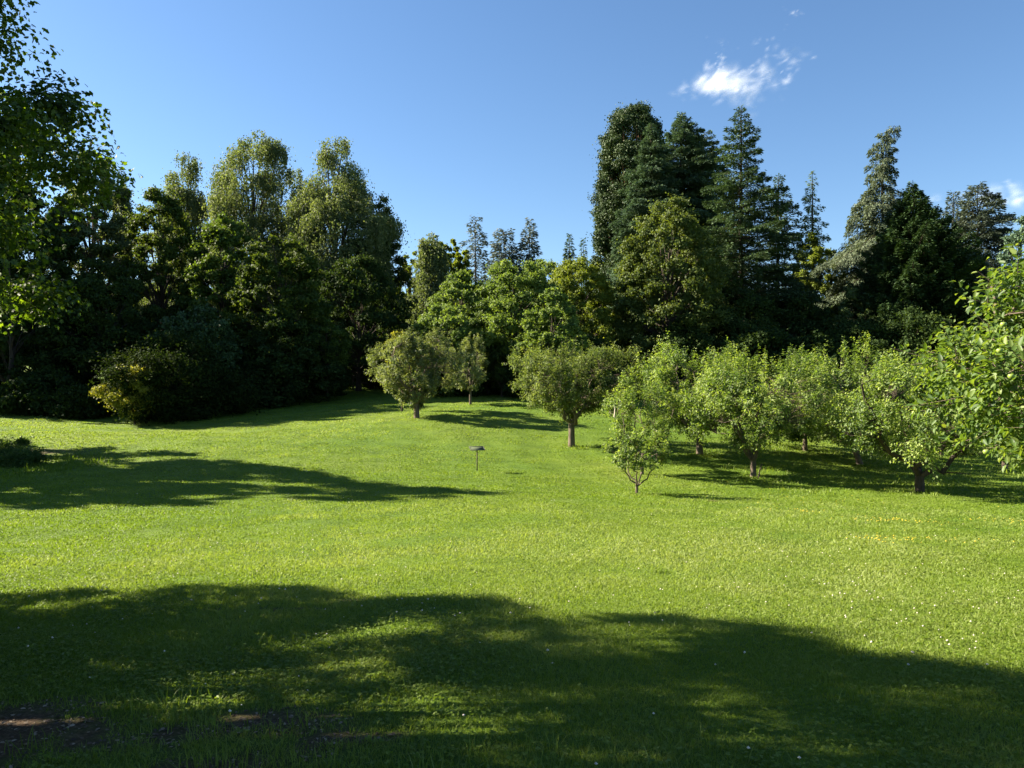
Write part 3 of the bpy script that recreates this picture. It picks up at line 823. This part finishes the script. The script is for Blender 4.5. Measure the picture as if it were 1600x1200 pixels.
# unseen rest of the left wood; nearer trees added to shade shrub and lawn
for i, (x, y, H, rr) in enumerate([(-58, 62, 22, 6.5), (-66, 76, 23, 7),  (-44.5, 58.5, 25, 6), (-42.0, 55.8, 23, 5), (-39.5, 52.6, 20, 3.2), (-50, 60, 24, 6), (-46, 66, 22, 6), (-74, 66, 22, 7), (-78, 84, 24, 7)]):
    if i == 0:
        pm = broadleaf_meshes(150, 22, 6.5, 2.0, prof=FULL, puffs=110, leaves=330, size=.3, mat='broad_dark')
    plant('broadleaf_tree', pm, x, y, i * 1.3, rr / 6.5, sz=H / 22, label='%s unseen dark broadleaf tree beyond the left edge, giving shade' % ['second nearest', 'tall far', 'tallest near', 'narrow', 'round', 'wide middle', 'outermost', 'farthest', 'slender near', 'last'][i], group='trees of the wood beyond the left edge')
# tall trees standing left of the lawn whose shadow crosses it
for i, (x, y, H, rr, lb) in enumerate([(-24.5, 27.0, 15.2, 4.6, 'tree left of the lawn casting the long pointed shadow'), (-31, 31.8, 15, 5, 'second tree left of the lawn, further back'), (-30, 26.5, 14, 4.0, 'third tree left of the lawn, behind the first')]):
    ms = broadleaf_meshes(160 + i, H, rr, 1.6, prof=[(0, .8), (.3, 1), (.6, .85), (.85, .5), (1, .15)], puffs=80, leaves=300, size=.26, mat='broad')
    plant('broadleaf_tree', ms, x, y, 0, 1, lb)

# --- the middle distance
B(201, 672, 71, 352, 34, 'pale weeping birch rising left of the mid-green wood', 'birch', name='birch_tree', prof=COLUMN, puffs=80, leaves=800, size=.19, hang=2.6, puff_r=.36, zbf=.12, lumpiness=.25)
B(202, 700, 100, 362, 22, 'small gold-tinted treetop beside the pale birch', 'broad_gold', prof=OVAL, puffs=30, leaves=260, size=.3, zbf=.5)
B(203, 722, 98, 382, 18, 'small round gold-green treetop right of the pale birch', 'broad_gold', prof=OVAL, puffs=26, leaves=240, size=.3, zbf=.5)
B(204, 640, 96, 385, 26, 'yellow-green treetop left of the pale birch', 'broad_gold', prof=OVAL, puffs=36, leaves=260, size=.3, zbf=.3)
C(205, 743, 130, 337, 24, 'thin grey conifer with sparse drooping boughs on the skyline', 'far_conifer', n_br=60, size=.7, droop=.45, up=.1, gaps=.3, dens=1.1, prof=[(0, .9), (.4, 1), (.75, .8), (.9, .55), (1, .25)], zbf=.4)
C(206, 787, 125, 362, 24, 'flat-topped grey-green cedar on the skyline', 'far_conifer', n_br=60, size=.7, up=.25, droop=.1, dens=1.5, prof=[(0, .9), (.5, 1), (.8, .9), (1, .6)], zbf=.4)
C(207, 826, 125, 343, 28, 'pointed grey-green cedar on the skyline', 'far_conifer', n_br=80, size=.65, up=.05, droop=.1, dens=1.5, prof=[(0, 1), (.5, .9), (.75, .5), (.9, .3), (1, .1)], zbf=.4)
C(208, 889, 125, 366, 22, 'dark small fir on the skyline left of the giant redwood', 'fir', n_br=90, size=.6, zbf=.3)
C(209, 912, 130, 375, 16, 'second dark fir tip on the skyline', 'fir', n_br=70, size=.6, zbf=.3)
B(210, 850, 72, 402, 56, 'green treetop between the central dome and the yellow-green tree', 'broad_mid', prof=DOME, puffs=90, leaves=600, size=.17, zbf=.15)
B(211, 722, 62, 425, 62, 'mid-green broadleaf tree left of the central dome', 'broad_mid', prof=DOME, puffs=90, leaves=760, size=.15, zbf=.1)
B(212, 800, 60, 400, 78, 'wide dome-shaped green tree in the centre of the view', 'broad_mid', prof=DOME, puffs=130, leaves=760, size=.15, zbf=.1)
B(213, 902, 66, 400, 70, 'yellow-green broadleaf tree left of the tall conifers', 'broad_gold', prof=DOME, puffs=100, leaves=760, size=.15, zbf=.1)
B(214, 700, 57, 470, 58, 'rounded green tree behind the yellow-topped crab apple', 'broad_mid', prof=DOME, puffs=80, leaves=760, size=.15, zbf=.05)
B(215, 862, 54, 450, 48, 'dark green tree between the central dome and the yellow-green tree', 'broad_mid', prof=DOME, puffs=70, leaves=760, size=.15, zbf=.05)
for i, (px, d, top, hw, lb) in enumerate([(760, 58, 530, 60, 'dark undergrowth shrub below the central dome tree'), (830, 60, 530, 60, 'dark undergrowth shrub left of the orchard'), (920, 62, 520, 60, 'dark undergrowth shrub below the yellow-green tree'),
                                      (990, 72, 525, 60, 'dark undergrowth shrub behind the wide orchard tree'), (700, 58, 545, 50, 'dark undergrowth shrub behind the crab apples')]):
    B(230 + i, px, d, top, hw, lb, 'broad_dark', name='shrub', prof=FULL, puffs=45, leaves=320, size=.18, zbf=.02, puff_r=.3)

# --- tall trees on the right
B(301, 989, 96, 163, 65, 'giant redwood with a rounded dense top, tallest tree of the view', 'sequoia', name='redwood_tree', prof=[(0, 1), (.3, 1), (.6, .9), (.8, .78), (.92, .62), (.98, .35), (1, .15)], puffs=420, leaves=760, size=.21, zbf=.03, puff_r=.24, lumpiness=.03, bark='bark_red', r0=.9, shape='diamond', loose=.05, shell=.45)
C(302, 1066, 90, 176, 76, 'blue-green spruce with a pointed top right of the giant redwood', 'spruce', n_br=340, size=0.31, jitter=.35, dens=2.2, up=.35, droop=.3, prof=[(0, 1), (.3, 1), (.6, .85), (.78, .6), (.9, .3), (1, .04)], spread=.5)
C(303, 1022, 86, 192, 62, 'blue-green spruce directly in front of the giant redwood', 'spruce', n_br=320, size=0.31, jitter=.35, dens=2.2, up=.35, droop=.3, prof=[(0, 1), (.3, 1), (.6, .8), (.78, .55), (.9, .28), (1, .04)], spread=.5)
C(304, 1100, 98, 208, 42, 'dark rounded conifer top between the spruces and the tall fir', 'fir', n_br=190, size=0.33, jitter=.4, up=.3, droop=.3, prof=[(0, 1), (.5, 1), (.8, .8), (.93, .5), (1, .2)])
B(305, 1046, 66, 312, 92, 'large sycamore with sunlit left side in front of the spruces', 'sycamore', prof=[(0, .8), (.2, 1), (.5, .95), (.75, .75), (.9, .5), (1, .2)], puffs=170, leaves=460, size=.2, zbf=.06, puff_r=.17, lumpiness=.12)
C(306, 1157, 70, 166, 92, 'tall open fir with upswept tiered boughs', 'fir', n_br=210, size=0.28, jitter=.4, dens=1.7, up=.32, droop=.38, tip_up=.12, gaps=.25, prof=[(0, 1), (.3, .9), (.5, .78), (.7, .52), (.85, .33), (.95, .15), (1, .03)], spread=.36)
C(307, 1216, 72, 272, 58, 'dark ragged fir right of the tall open fir', 'fir', n_br=160, size=0.28, jitter=.4, dens=1.5, up=.25, droop=.35, gaps=.35, prof=[(0, 1), (.4, .9), (.7, .6), (.9, .3), (1, .1)], spread=.36)
C(308, 1272, 95, 266, 42, 'thin pale-green larch between the fir and the drooping cedar', 'larch', name='larch_tree', n_br=130, size=0.33, dens=1.2, up=.1, droop=.3, gaps=.3, hang=.4)
B(309, 1272, 80, 362, 44, 'light yellow-green broadleaf tree below the thin larch', 'broad_gold', prof=OVAL, puffs=80, leaves=380, size=.2, zbf=.2)
C(310, 1378, 76, 196, 100, 'tall drooping cedar with a nodding top and pale boughs', 'deodar', name='cedar_tree', n_br=190, size=0.28, jitter=.45, dens=2.0, up=.06, droop=.42, hang=.8, nod=1.1, gaps=.12,
  prof=[(0, 1), (.35, .98), (.55, .8), (.68, .48), (.74, .27), (.85, .22), (.95, .15), (1, .08)], spread=.4)
C(311, 1425, 66, 286, 88, 'dark green bushy cypress in front of the drooping cedar', 'yew', name='cypress_tree', n_br=300, size=0.28, dens=2.0, up=.75, droop=.1, prof=[(0, 1), (.3, .95), (.5, .74), (.7, .5), (.88, .24), (1, .03)], spread=.42)
C(312, 1525, 95, 291, 54, 'grey-green layered cedar at the right with flat boughs', 'cedar', name='cedar_tree', n_br=150, size=0.39, dens=2.0, up=.12, droop=.1, prof=[(0, 1), (.5, .95), (.75, .75), (.88, .5), (1, .2)], spread=.5)
C(313, 1488, 98, 300, 34, 'second grey-green cedar left of the layered cedar', 'cedar', name='cedar_tree', n_br=110, size=0.39, up=.2, droop=.1, prof=[(0, 1), (.5, .95), (.8, .6), (1, .15)])
B(314, 1520, 74, 395, 46, 'silvery green bushy tree below the layered cedar', 'cedar', prof=OVAL, puffs=70, leaves=400, size=.17, zbf=.1, shape='diamond')
B(315, 1600, 84, 340, 60, 'dark blue-green tree at the far right edge', 'spruce', prof=FULL, puffs=70, leaves=340, size=.24, zbf=.1)
B(316, 1335, 66, 450, 40, 'pale green shrubby tree at the foot of the drooping cedar', 'larch', prof=OVAL, puffs=50, leaves=330, size=.17, zbf=.05)
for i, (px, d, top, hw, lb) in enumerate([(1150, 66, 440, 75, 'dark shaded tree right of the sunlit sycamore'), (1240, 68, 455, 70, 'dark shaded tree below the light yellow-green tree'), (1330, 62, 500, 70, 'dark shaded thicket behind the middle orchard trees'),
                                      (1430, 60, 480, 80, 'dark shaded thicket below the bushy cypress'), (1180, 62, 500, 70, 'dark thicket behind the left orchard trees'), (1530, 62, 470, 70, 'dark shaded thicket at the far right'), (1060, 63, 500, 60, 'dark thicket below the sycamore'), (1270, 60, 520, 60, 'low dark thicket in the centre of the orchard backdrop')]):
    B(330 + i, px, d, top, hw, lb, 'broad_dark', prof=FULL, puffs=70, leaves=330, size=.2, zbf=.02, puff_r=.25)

# --- far woodland that closes the gaps between the trunks
def woodland():
    rng = np.random.default_rng(400)
    b = Buf()
    for k in range(260):
        a = rng.uniform(-.85, .85)
        d = rng.uniform(108, 150)
        x = a * d
        g0 = gz(x, d)
        r = rng.uniform(3, 5)
        n = 520
        dd = rnd_dirs(rng, n) * rng.uniform(.55, 1, (n, 1)) ** .5
        dd[:, 2] = np.abs(dd[:, 2])
        hh = rng.uniform(8, 13)
        c = np.stack([x + dd[:, 0] * r, d + dd[:, 1] * r, g0 + np.where(rng.uniform(0, 1, n) < .5, dd[:, 2] * 3 + hh - 3, rng.uniform(0, hh - 2, n))], 1)
        add_leaves(b, c, rng.normal(0, 1, (n, 3)), dd + rng.normal(0, .4, (n, 3)) + np.array([0, 0, .4]), rng.uniform(.5, 1.1, n), np.clip(rng.normal(.4, .15) + rng.normal(0, .15, n), 0, 1), 'blob')
    tag(link('distant_woodland', b.mesh('distant_woodland', M['broad'])), 'distant green woodland closing the view behind all other trees', 'woodland', kind='stuff')
woodland()

# ------------------------------------------------------------------ orchard
def A(seed, px, d, top, half, bottom, label, mat='apple', name='apple_tree', grp='orchard trees on the lawn', **kw):
    """orchard tree: crown reaches from elevation pixel top to bottom, half = half width"""
    x, y, H = T(px, d, top)
    zb = height_to(bottom, x, d)
    Rr = half * 1.1 / 1200 * d
    ms = apple_meshes(seed, H, Rr * 1.1, zb, mat=mat, **kw)
    return plant(name, ms, x, y, 0, 1, label, group=grp)
GR = 'orchard trees on the lawn'
A(501, 651, 43, 508, 62, 640, 'rounded grey-green crab apple standing alone left of centre', 'apple_dull', name='crab_apple_tree', fork=.9, r0=.15, shoots=1625, per=20, size=0.113, prof=[(0, .12), (.15, .4), (.35, .72), (.6, 1), (.8, .9), (.93, .55), (1, .2)], top_shoot=.5, shell=.3)
B(502, 628, 46.5, 512, 26, 'small yellow-leaved bush showing behind the crab apple top', 'yellow', name='shrub', prof=OVAL, puffs=26, leaves=220, size=.12, zbf=.3, puff_r=.32, r0=.06)
A(503, 735, 50, 524, 31, 612, 'small slender grey-green tree right of the crab apple', 'apple_dull', fork=1.0, r0=.08, shoots=650, per=18, size=0.120, prof=[(0, .3), (.3, .8), (.6, 1), (.85, .6), (1, .25)], top_shoot=.5)
A(504, 784, 57, 545, 26, 606, 'small dark tree in shade right of the slender tree', 'broad', fork=.8, r0=.09, shoots=525, per=18, size=0.115, prof=[(0, .4), (.4, 1), (.8, .8), (1, .4)], top_shoot=.5)
A(505, 893, 36, 533, 80, 655, 'vase-shaped apple tree with long forked limbs in mid view', 'apple_mid', fork=1.25, r0=.15, shoots=1875, per=20, size=0.104, prof=[(0, .12), (.15, .42), (.4, .85), (.7, 1), (.9, 1), (1, .8)], top_shoot=.55, limbs=7, lumpiness=.2, shell=.3)
t506, _ = A(506, 1003, 30, 586, 60, 700, 'thin loose apple tree directly behind the smallest tree', 'apple', fork=.6, r0=.07, shoots=775, per=15, size=0.093, prof=[(0, .3), (.3, .6), (.6, .95), (.8, 1), (1, .6)], top_shoot=.5, shell=.25)
bb = Buf()
bb.tube([(0, 0, -.75), (.03, 0, -.45), (.06, .02, -.1), (-.02, 0, .12)], [.055, .05, .045, .035], 7)
bb.tube([(.06, .02, -.12), (.16, .0, .02), (.26, 0, .10)], [.045, .04, .03], 7)
_bb = link('bare_branch', bb.mesh('bare_branch', M['wood_pale'], True), t506, (at(958, 30) - t506.location.x, -.35, EYE - (636 - 600) / 1200 * 30 - t506.location.z))
_bb.scale = (.55, .55, .5)
A(507, 995, 24.5, 668, 44, 742, 'smallest apple tree with a thin forked stem in front', 'apple', fork=.35, r0=.045, shoots=425, per=16, size=0.087, prof=[(0, .35), (.4, .8), (.75, 1), (1, .6)], top_shoot=.3, limbs=5, shell=.2)
A(508, 1093, 34, 532, 82, 680, 'full bright green apple tree second from the left of the orchard block', 'apple', fork=1.0, r0=0.139, shoots=1750, per=20, size=0.104, prof=[(0, .2), (.2, .6), (.5, .95), (.8, 1), (.92, .92), (1, .7)], top_shoot=.6, shell=.35)
A(509, 1177, 30, 545, 94, 690, 'bright green apple tree with a leaning dark stake at its foot', 'apple', fork=.75, r0=0.115, shoots=2000, per=20, size=0.100, prof=[(0, .3), (.15, .75), (.4, 1), (.75, .96), (.9, .85), (1, .6)], top_shoot=.6, skirt=.4)
A(510, 1345, 33, 535, 84, 700, 'apple tree with a leaning trunk half hidden behind the dark-trunked one', 'apple', fork=.9, r0=0.123, shoots=1750, per=20, size=0.102, prof=[(0, .5), (.25, .85), (.5, 1), (.75, .9), (1, .6)], top_shoot=.6, lean=(-.35, 0), skirt=.3)
A(511, 1258, 36, 560, 66, 690, 'pale green apple tree between the staked tree and the leaning one', 'apple', fork=.9, r0=0.107, shoots=1500, per=18, size=0.106, prof=[(0, .5), (.25, .85), (.5, 1), (.75, .9), (1, .6)], top_shoot=.6)
A(512, 1437, 26, 548, 118, 712, 'wide low apple tree with a thick dark forked trunk', 'apple', fork=.62, r0=0.156, shoots=2125, per=20, size=0.100, prof=[(0, .55), (.15, .85), (.35, 1), (.6, .9), (.8, .65), (1, .35)], top_shoot=.55, skirt=.25, bark='bark_dark')
A(513, 1470, 37, 545, 80, 690, 'bright apple tree behind the thick-trunked one', 'apple', fork=.9, r0=0.115, shoots=1500, per=18, size=0.106, top_shoot=.6)
A(514, 1570, 34, 540, 80, 690, 'apple tree at the right edge behind the close branches', 'apple', fork=.9, r0=0.115, shoots=1500, per=18, size=0.106, top_shoot=.6)
# the close tree at the right edge, trunk outside the picture
nx_, ny_ = 9.15, 10.6
NH = 5.3
nm = apple_meshes(520, NH, 3.2, 1.5, fork=.9, r0=.16, shoots=2300, per=18, size=.112, prof=[(0, .6), (.2, .92), (.5, 1), (.7, .85), (.85, .7), (1, .4)], mat='apple_near', shape='leaf', top_shoot=.5, lumpiness=.14, shell=.45, skirt=.3, limbs=8)
nr, _p = plant('apple_tree', nm, nx_, ny_, 0, 1, 'close large-leaved apple tree reaching in from the right edge with green apples', group=GR)
M['apple_fruit'] = simple_mat('green_apple_skin', (.20, .27, .05), .35, .5)
def apple_fruit():
    b = Buf()
    u = np.linspace(0, math.pi, 9); n = 12
    th = np.linspace(0, 2 * math.pi, n, endpoint=False)
    r = .034 * np.sin(u) ** .85 * (1 + .10 * np.cos(u)); z = .030 * np.cos(u) - .010 * np.exp(-(u / .35) ** 2) + .006 * np.exp(-((math.pi - u) / .3) ** 2)
    v = np.stack([r[:, None] * np.cos(th), r[:, None] * np.sin(th), np.repeat(z[:, None], n, 1)], -1).reshape(-1, 3)
    fs = [(i * n + j, i * n + (j + 1) % n, (i + 1) * n + (j + 1) % n, (i + 1) * n + j) for i in range(8) for j in range(n)]
    b.add(v, fs)
    b.tube([(0, 0, .02), (.002, 0, .045)], [.0015, .0015], 4)
    return b.mesh('apple', M['apple_fruit'], True)
am = apple_fruit()
for k, (px, py, d) in enumerate([(1568, 507, 8.3), (1562, 548, 8.5), (1541, 706, 8.4), (1580, 588, 8.2)]):
    o = link('apple', am, nr, (at(px, d) - nx_, d - ny_, EYE - (py - 600) / 1200 * d - nr.location.z))

# --- the maple overhanging from the left, trunk outside the picture
mm = broadleaf_meshes(601, 11.0, 4.8, 1.9, prof=[(0, .6), (.12, .92), (.3, 1), (.5, .92), (.65, .76), (.85, .66), (1, .4)], puffs=190, leaves=1500, size=.046, puff_r=.138, loose=0, limb_step=2, top_thin=.6, mat='maple', bark='bark', shape='lobed', lumpiness=.14, flat=.75, up=.7, r0=.26, shell=.3)
plant('maple_tree', mm, -9.0, 5.7, 0, 1, 'close overhanging maple with sunlit lobed leaves at the left edge')
ms = broadleaf_meshes(603, 5.4, 3.0, .3, prof=FULL, puffs=90, leaves=260, size=.09, puff_r=.2, mat='maple', shape='lobed', r0=.06)  # unseen bush added to close gaps in the foreground shadow
plant('shrub', ms, -11.6, 6.9, 0, 1, 'unseen leafy bush left of the picture, added to fill the maple shadow', 'shrub')
mm2 = broadleaf_meshes(602, 10.5, 4.6, 2.2, prof=DOME, puffs=90, leaves=260, size=.11, puff_r=.17, mat='maple', bark='bark', shape='lobed', r0=.24)
plant('maple_tree', mm2, -10.2, 1.0, 0, 1, 'maple beside the viewer, left of the picture, shading the near lawn')
plant('maple_tree', mm2, -5.0, -3.6, 1.9, 1.0, 'maple behind the viewer shading the nearest grass')

# ------------------------------------------------------------------ small things on the lawn
def sign():
    x, y = at(745.5, 29), 29.0
    o = link('information_sign', None, loc=(x, y, gz(x, y)))
    tag(o, 'small tilted information panel on a thin post in the middle of the lawn', 'sign')
    o.rotation_euler = (0, 0, R(14))
    p = Buf(); p.box((0, 0, .38), (.034, .034, .86))
    link('post', p.mesh('post', M['bark']), o)
    c, s = math.cos(R(17)), math.sin(R(17))
    rot = [(1, 0, 0), (0, c, -s), (0, s, c)]
    q = Buf(); q.box((0, 0, .84), (.52, .36, .014), rot)
    link('panel', q.mesh('panel', simple_mat('sign_panel', (.06, .075, .04), .8, .15)), o)
    q = Buf()
    for cx, cy, sx, sy in ((0, -.188, .56, .018), (0, .188, .56, .018), (-.271, 0, .018, .356), (.271, 0, .018, .356)):
        v = np.array(rot) @ np.array([cx, cy, .006])
        q.box(v + np.array([0, 0, .84]), (sx, sy, .024), rot)
    link('frame', q.mesh('frame', simple_mat('sign_frame', (.07, .08, .05), .5, .4)), o)
sign()

def stake(name, px, d, h, w, tilt, mat, label, cat='stake', group=None):
    x = at(px, d)
    b = Buf(); rr = np.random.default_rng(int(px))
    b.tube([(0, 0, -.1), (tilt * .5 * h, 0, h * .5), (tilt * h, 0, h), (tilt * h * 1.01, 0, h + .012)], [w, w * .95, w * .9, w * .45], 7, .06, rr)
    o = link(name, b.mesh(name, mat, True), loc=(x, d, gz(x, d)))
    tag(o, label, cat, group)
stake('wooden_stake', 1184, 29.6, .56, .028, .28, M['bark_dark'], 'short dark stake leaning beside the bright apple tree trunk')
for k, (px, d, h, lb) in enumerate([(974, 70, 1.5, 'left pale post standing behind the orchard'), (1005, 70, 1.9, 'right pale post standing behind the orchard')]):
    stake('fence_post', px, d, h, .06, .0, M['bark_pale'], lb, 'post', 'pale posts behind the orchard')

def rail_fence():
    x0, x1, d = at(552, 66), at(602, 66), 66.0
    o = link('wooden_fence', None, loc=((x0 + x1) / 2, d, gz((x0 + x1) / 2, d)))
    tag(o, 'short post and rail fence in deep shade at the corner of the left wood', 'fence')
    w = x1 - x0
    for k in (-.5, .0, .5):
        z = gz((x0 + x1) / 2 + k * w, d) - o.location.z
        b = Buf(); b.box((k * w, 0, z + .6), (.12, .12, 1.3)); link('post', b.mesh('post', M['bark']), o)
    for z in (.55, 1.05):
        b = Buf(); b.box((0, -.085, z), (w + .3, .04, .10)); link('rail', b.mesh('rail', M['bark']), o)
rail_fence()

def tussock(px, d, r, label):
    x = at(px, d); b = Buf(); rr = np.random.default_rng(int(px))
    n = 260
    dd = rnd_dirs(rr, n); dd[:, 2] = abs(dd[:, 2])
    add_leaves(b, dd * r * rr.uniform(.1, .5, (n, 1)), dd + np.array([0, 0, .7]), rnd_dirs(rr, n), r * rr.uniform(.5, 1.1, n), rr.uniform(0, .4, n), 'needle')
    o = link('grass_tussock', b.mesh('grass_tussock', M['weed']), loc=(x, d, gz(x, d)))
    tag(o, label, 'grass tussock', 'tussocks at the left of the lawn')
tussock(35.5, 34, .30, 'larger right tussock of the two on the lawn at far left')
tussock(28, 34, .20, 'smaller left tussock of the two on the lawn at far left')

# bank plants at the far left in the shade
for k, (px, d, hh, rr_, lb) in enumerate([(8, 29, .6, .9, 'low weedy plant on the shaded bank at the left edge'), (34, 28, .7, .8, 'smaller weedy plant right of the first on the shaded bank'), (-30, 30, .85, 1.3, 'taller leafy bush on the bank just at the left edge')]):
    ms = broadleaf_meshes(700 + k, hh, rr_, .05, prof=FULL, puffs=22, leaves=150, size=.07, puff_r=.36, mat='weed', r0=.02, sides=5)
    plant('weed_plant', ms, at(px, d), d, 0, 1, lb, 'plant', 'plants on the shaded bank')

# ------------------------------------------------------------------ clouds: many soft thin wisps of white vapour
def cloud_mat():
    m, n, l = new_mat('cloud_vapour')
    at_ = n.new('ShaderNodeAttribute'); at_.attribute_name = 'tint'
    pw = n.new('ShaderNodeMath'); pw.operation = 'POWER'; pw.inputs[1].default_value = 1.6
    l.new(at_.outputs['Fac'], pw.inputs[0])
    ml = n.new('ShaderNodeMath'); ml.operation = 'MULTIPLY'; ml.inputs[1].default_value = .32
    l.new(pw.outputs[0], ml.inputs[0])
    df = n.new('ShaderNodeBsdfDiffuse'); df.inputs[0].default_value = (.8, .8, .8, 1)
    tr = n.new('ShaderNodeBsdfTranslucent'); tr.inputs[0].default_value = (.3, .3, .31, 1)
    a = n.new('ShaderNodeAddShader')
    l.new(df.outputs[0], a.inputs[0]); l.new(tr.outputs[0], a.inputs[1])
    t = n.new('ShaderNodeBsdfTransparent')
    mx = n.new('ShaderNodeMixShader')
    l.new(ml.outputs[0], mx.inputs[0]); l.new(t.outputs[0], mx.inputs[1]); l.new(a.outputs[0], mx.inputs[2])
    o = n.new('ShaderNodeOutputMaterial'); l.new(mx.outputs[0], o.inputs[0])
    return m
M['cloud'] = cloud_mat()
def cloud(seed, cpx, cpy, d, puffs, label):
    """puffs: (dx, dy, rx, ry, count, density) in the measure of one metre per photo pixel at the cloud"""
    k = d / 1200 * 1.12
    rng = np.random.default_rng(seed)
    b = Buf()
    n8 = 8
    ang = np.linspace(0, 2 * math.pi, n8, endpoint=False)
    for dx, dy, rx, ry, cnt, dn in puffs:
        for _ in range(int(cnt * .5)):
            q = rng.normal(0, .62, 3)
            c = np.array([dx + q[0] * rx, q[1] * rx * .6, -dy + q[2] * ry]) * k
            r = rng.uniform(.45, 1.0) * min(rx, ry * 1.6) * k
            nn = nrm(TO_SUN_N * .8 + np.array([.1, -.9, -.2]) + rng.normal(0, .25, 3))
            u = nrm(np.cross(nn, [0.3, .2, 1])); w = np.cross(nn, u)
            jag = rng.uniform(.6, 1.3, n8)
            ring = c + (np.cos(ang) * jag * r)[:, None] * u + (np.sin(ang) * jag * r * .8)[:, None] * w
            v = np.vstack([c, ring])
            b.add(v, [(0, 1 + j, 1 + (j + 1) % n8) for j in range(n8)], np.array([dn * rng.uniform(.6, 1)] + [0] * n8))
    o = link('cloud', b.mesh('cloud', M['cloud']), loc=(at(cpx, d), d, EYE - (cpy - 600) / 1200 * d))
    tag(o, label, 'cloud')
TO_SUN_N = np.array(TO_SUN)
cloud(801, 1145, 130, 1300, [(-20, -4, 26, 14, 120, .55), (4, 2, 30, 12, 140, .5), (-18, -30, 8, 14, 36, .45), (32, -14, 15, 12, 50, .4), (-48, 10, 30, 9, 60, .35), (58, -5, 22, 9, 40, .3), (25, 25, 16, 12, 30, .45), (-22, -55, 10, 6, 10, .25), (0, -52, 12, 4, 8, .25), (65, 22, 10, 4, 7, .2)],
      'bright white puffy cloud above the tall open fir')
cloud(802, 1220, 82, 1400, [(0, 0, 24, 8, 26, .35), (22, 6, 12, 8, 18, .5), (-20, -16, 16, 4, 12, .3), (10, 30, 10, 9, 16, .4), (-40, -10, 10, 6, 6, .2)], 'thin wispy cloud up and right of the puffy cloud')
cloud(803, 1245, 22, 1400, [(0, 0, 8, 7, 12, .4), (-18, -4, 8, 4, 5, .2), (-15, 14, 6, 5, 4, .2)], 'tiny faint cloud wisp highest in the sky')
cloud(804, 1565, 306, 1600, [(-10, 0, 26, 12, 40, .5), (30, 2, 30, 10, 40, .45), (-85, 10, 20, 8, 18, .35)], 'low pale cloud behind the cedars at the right edge')
print('blades', nb)
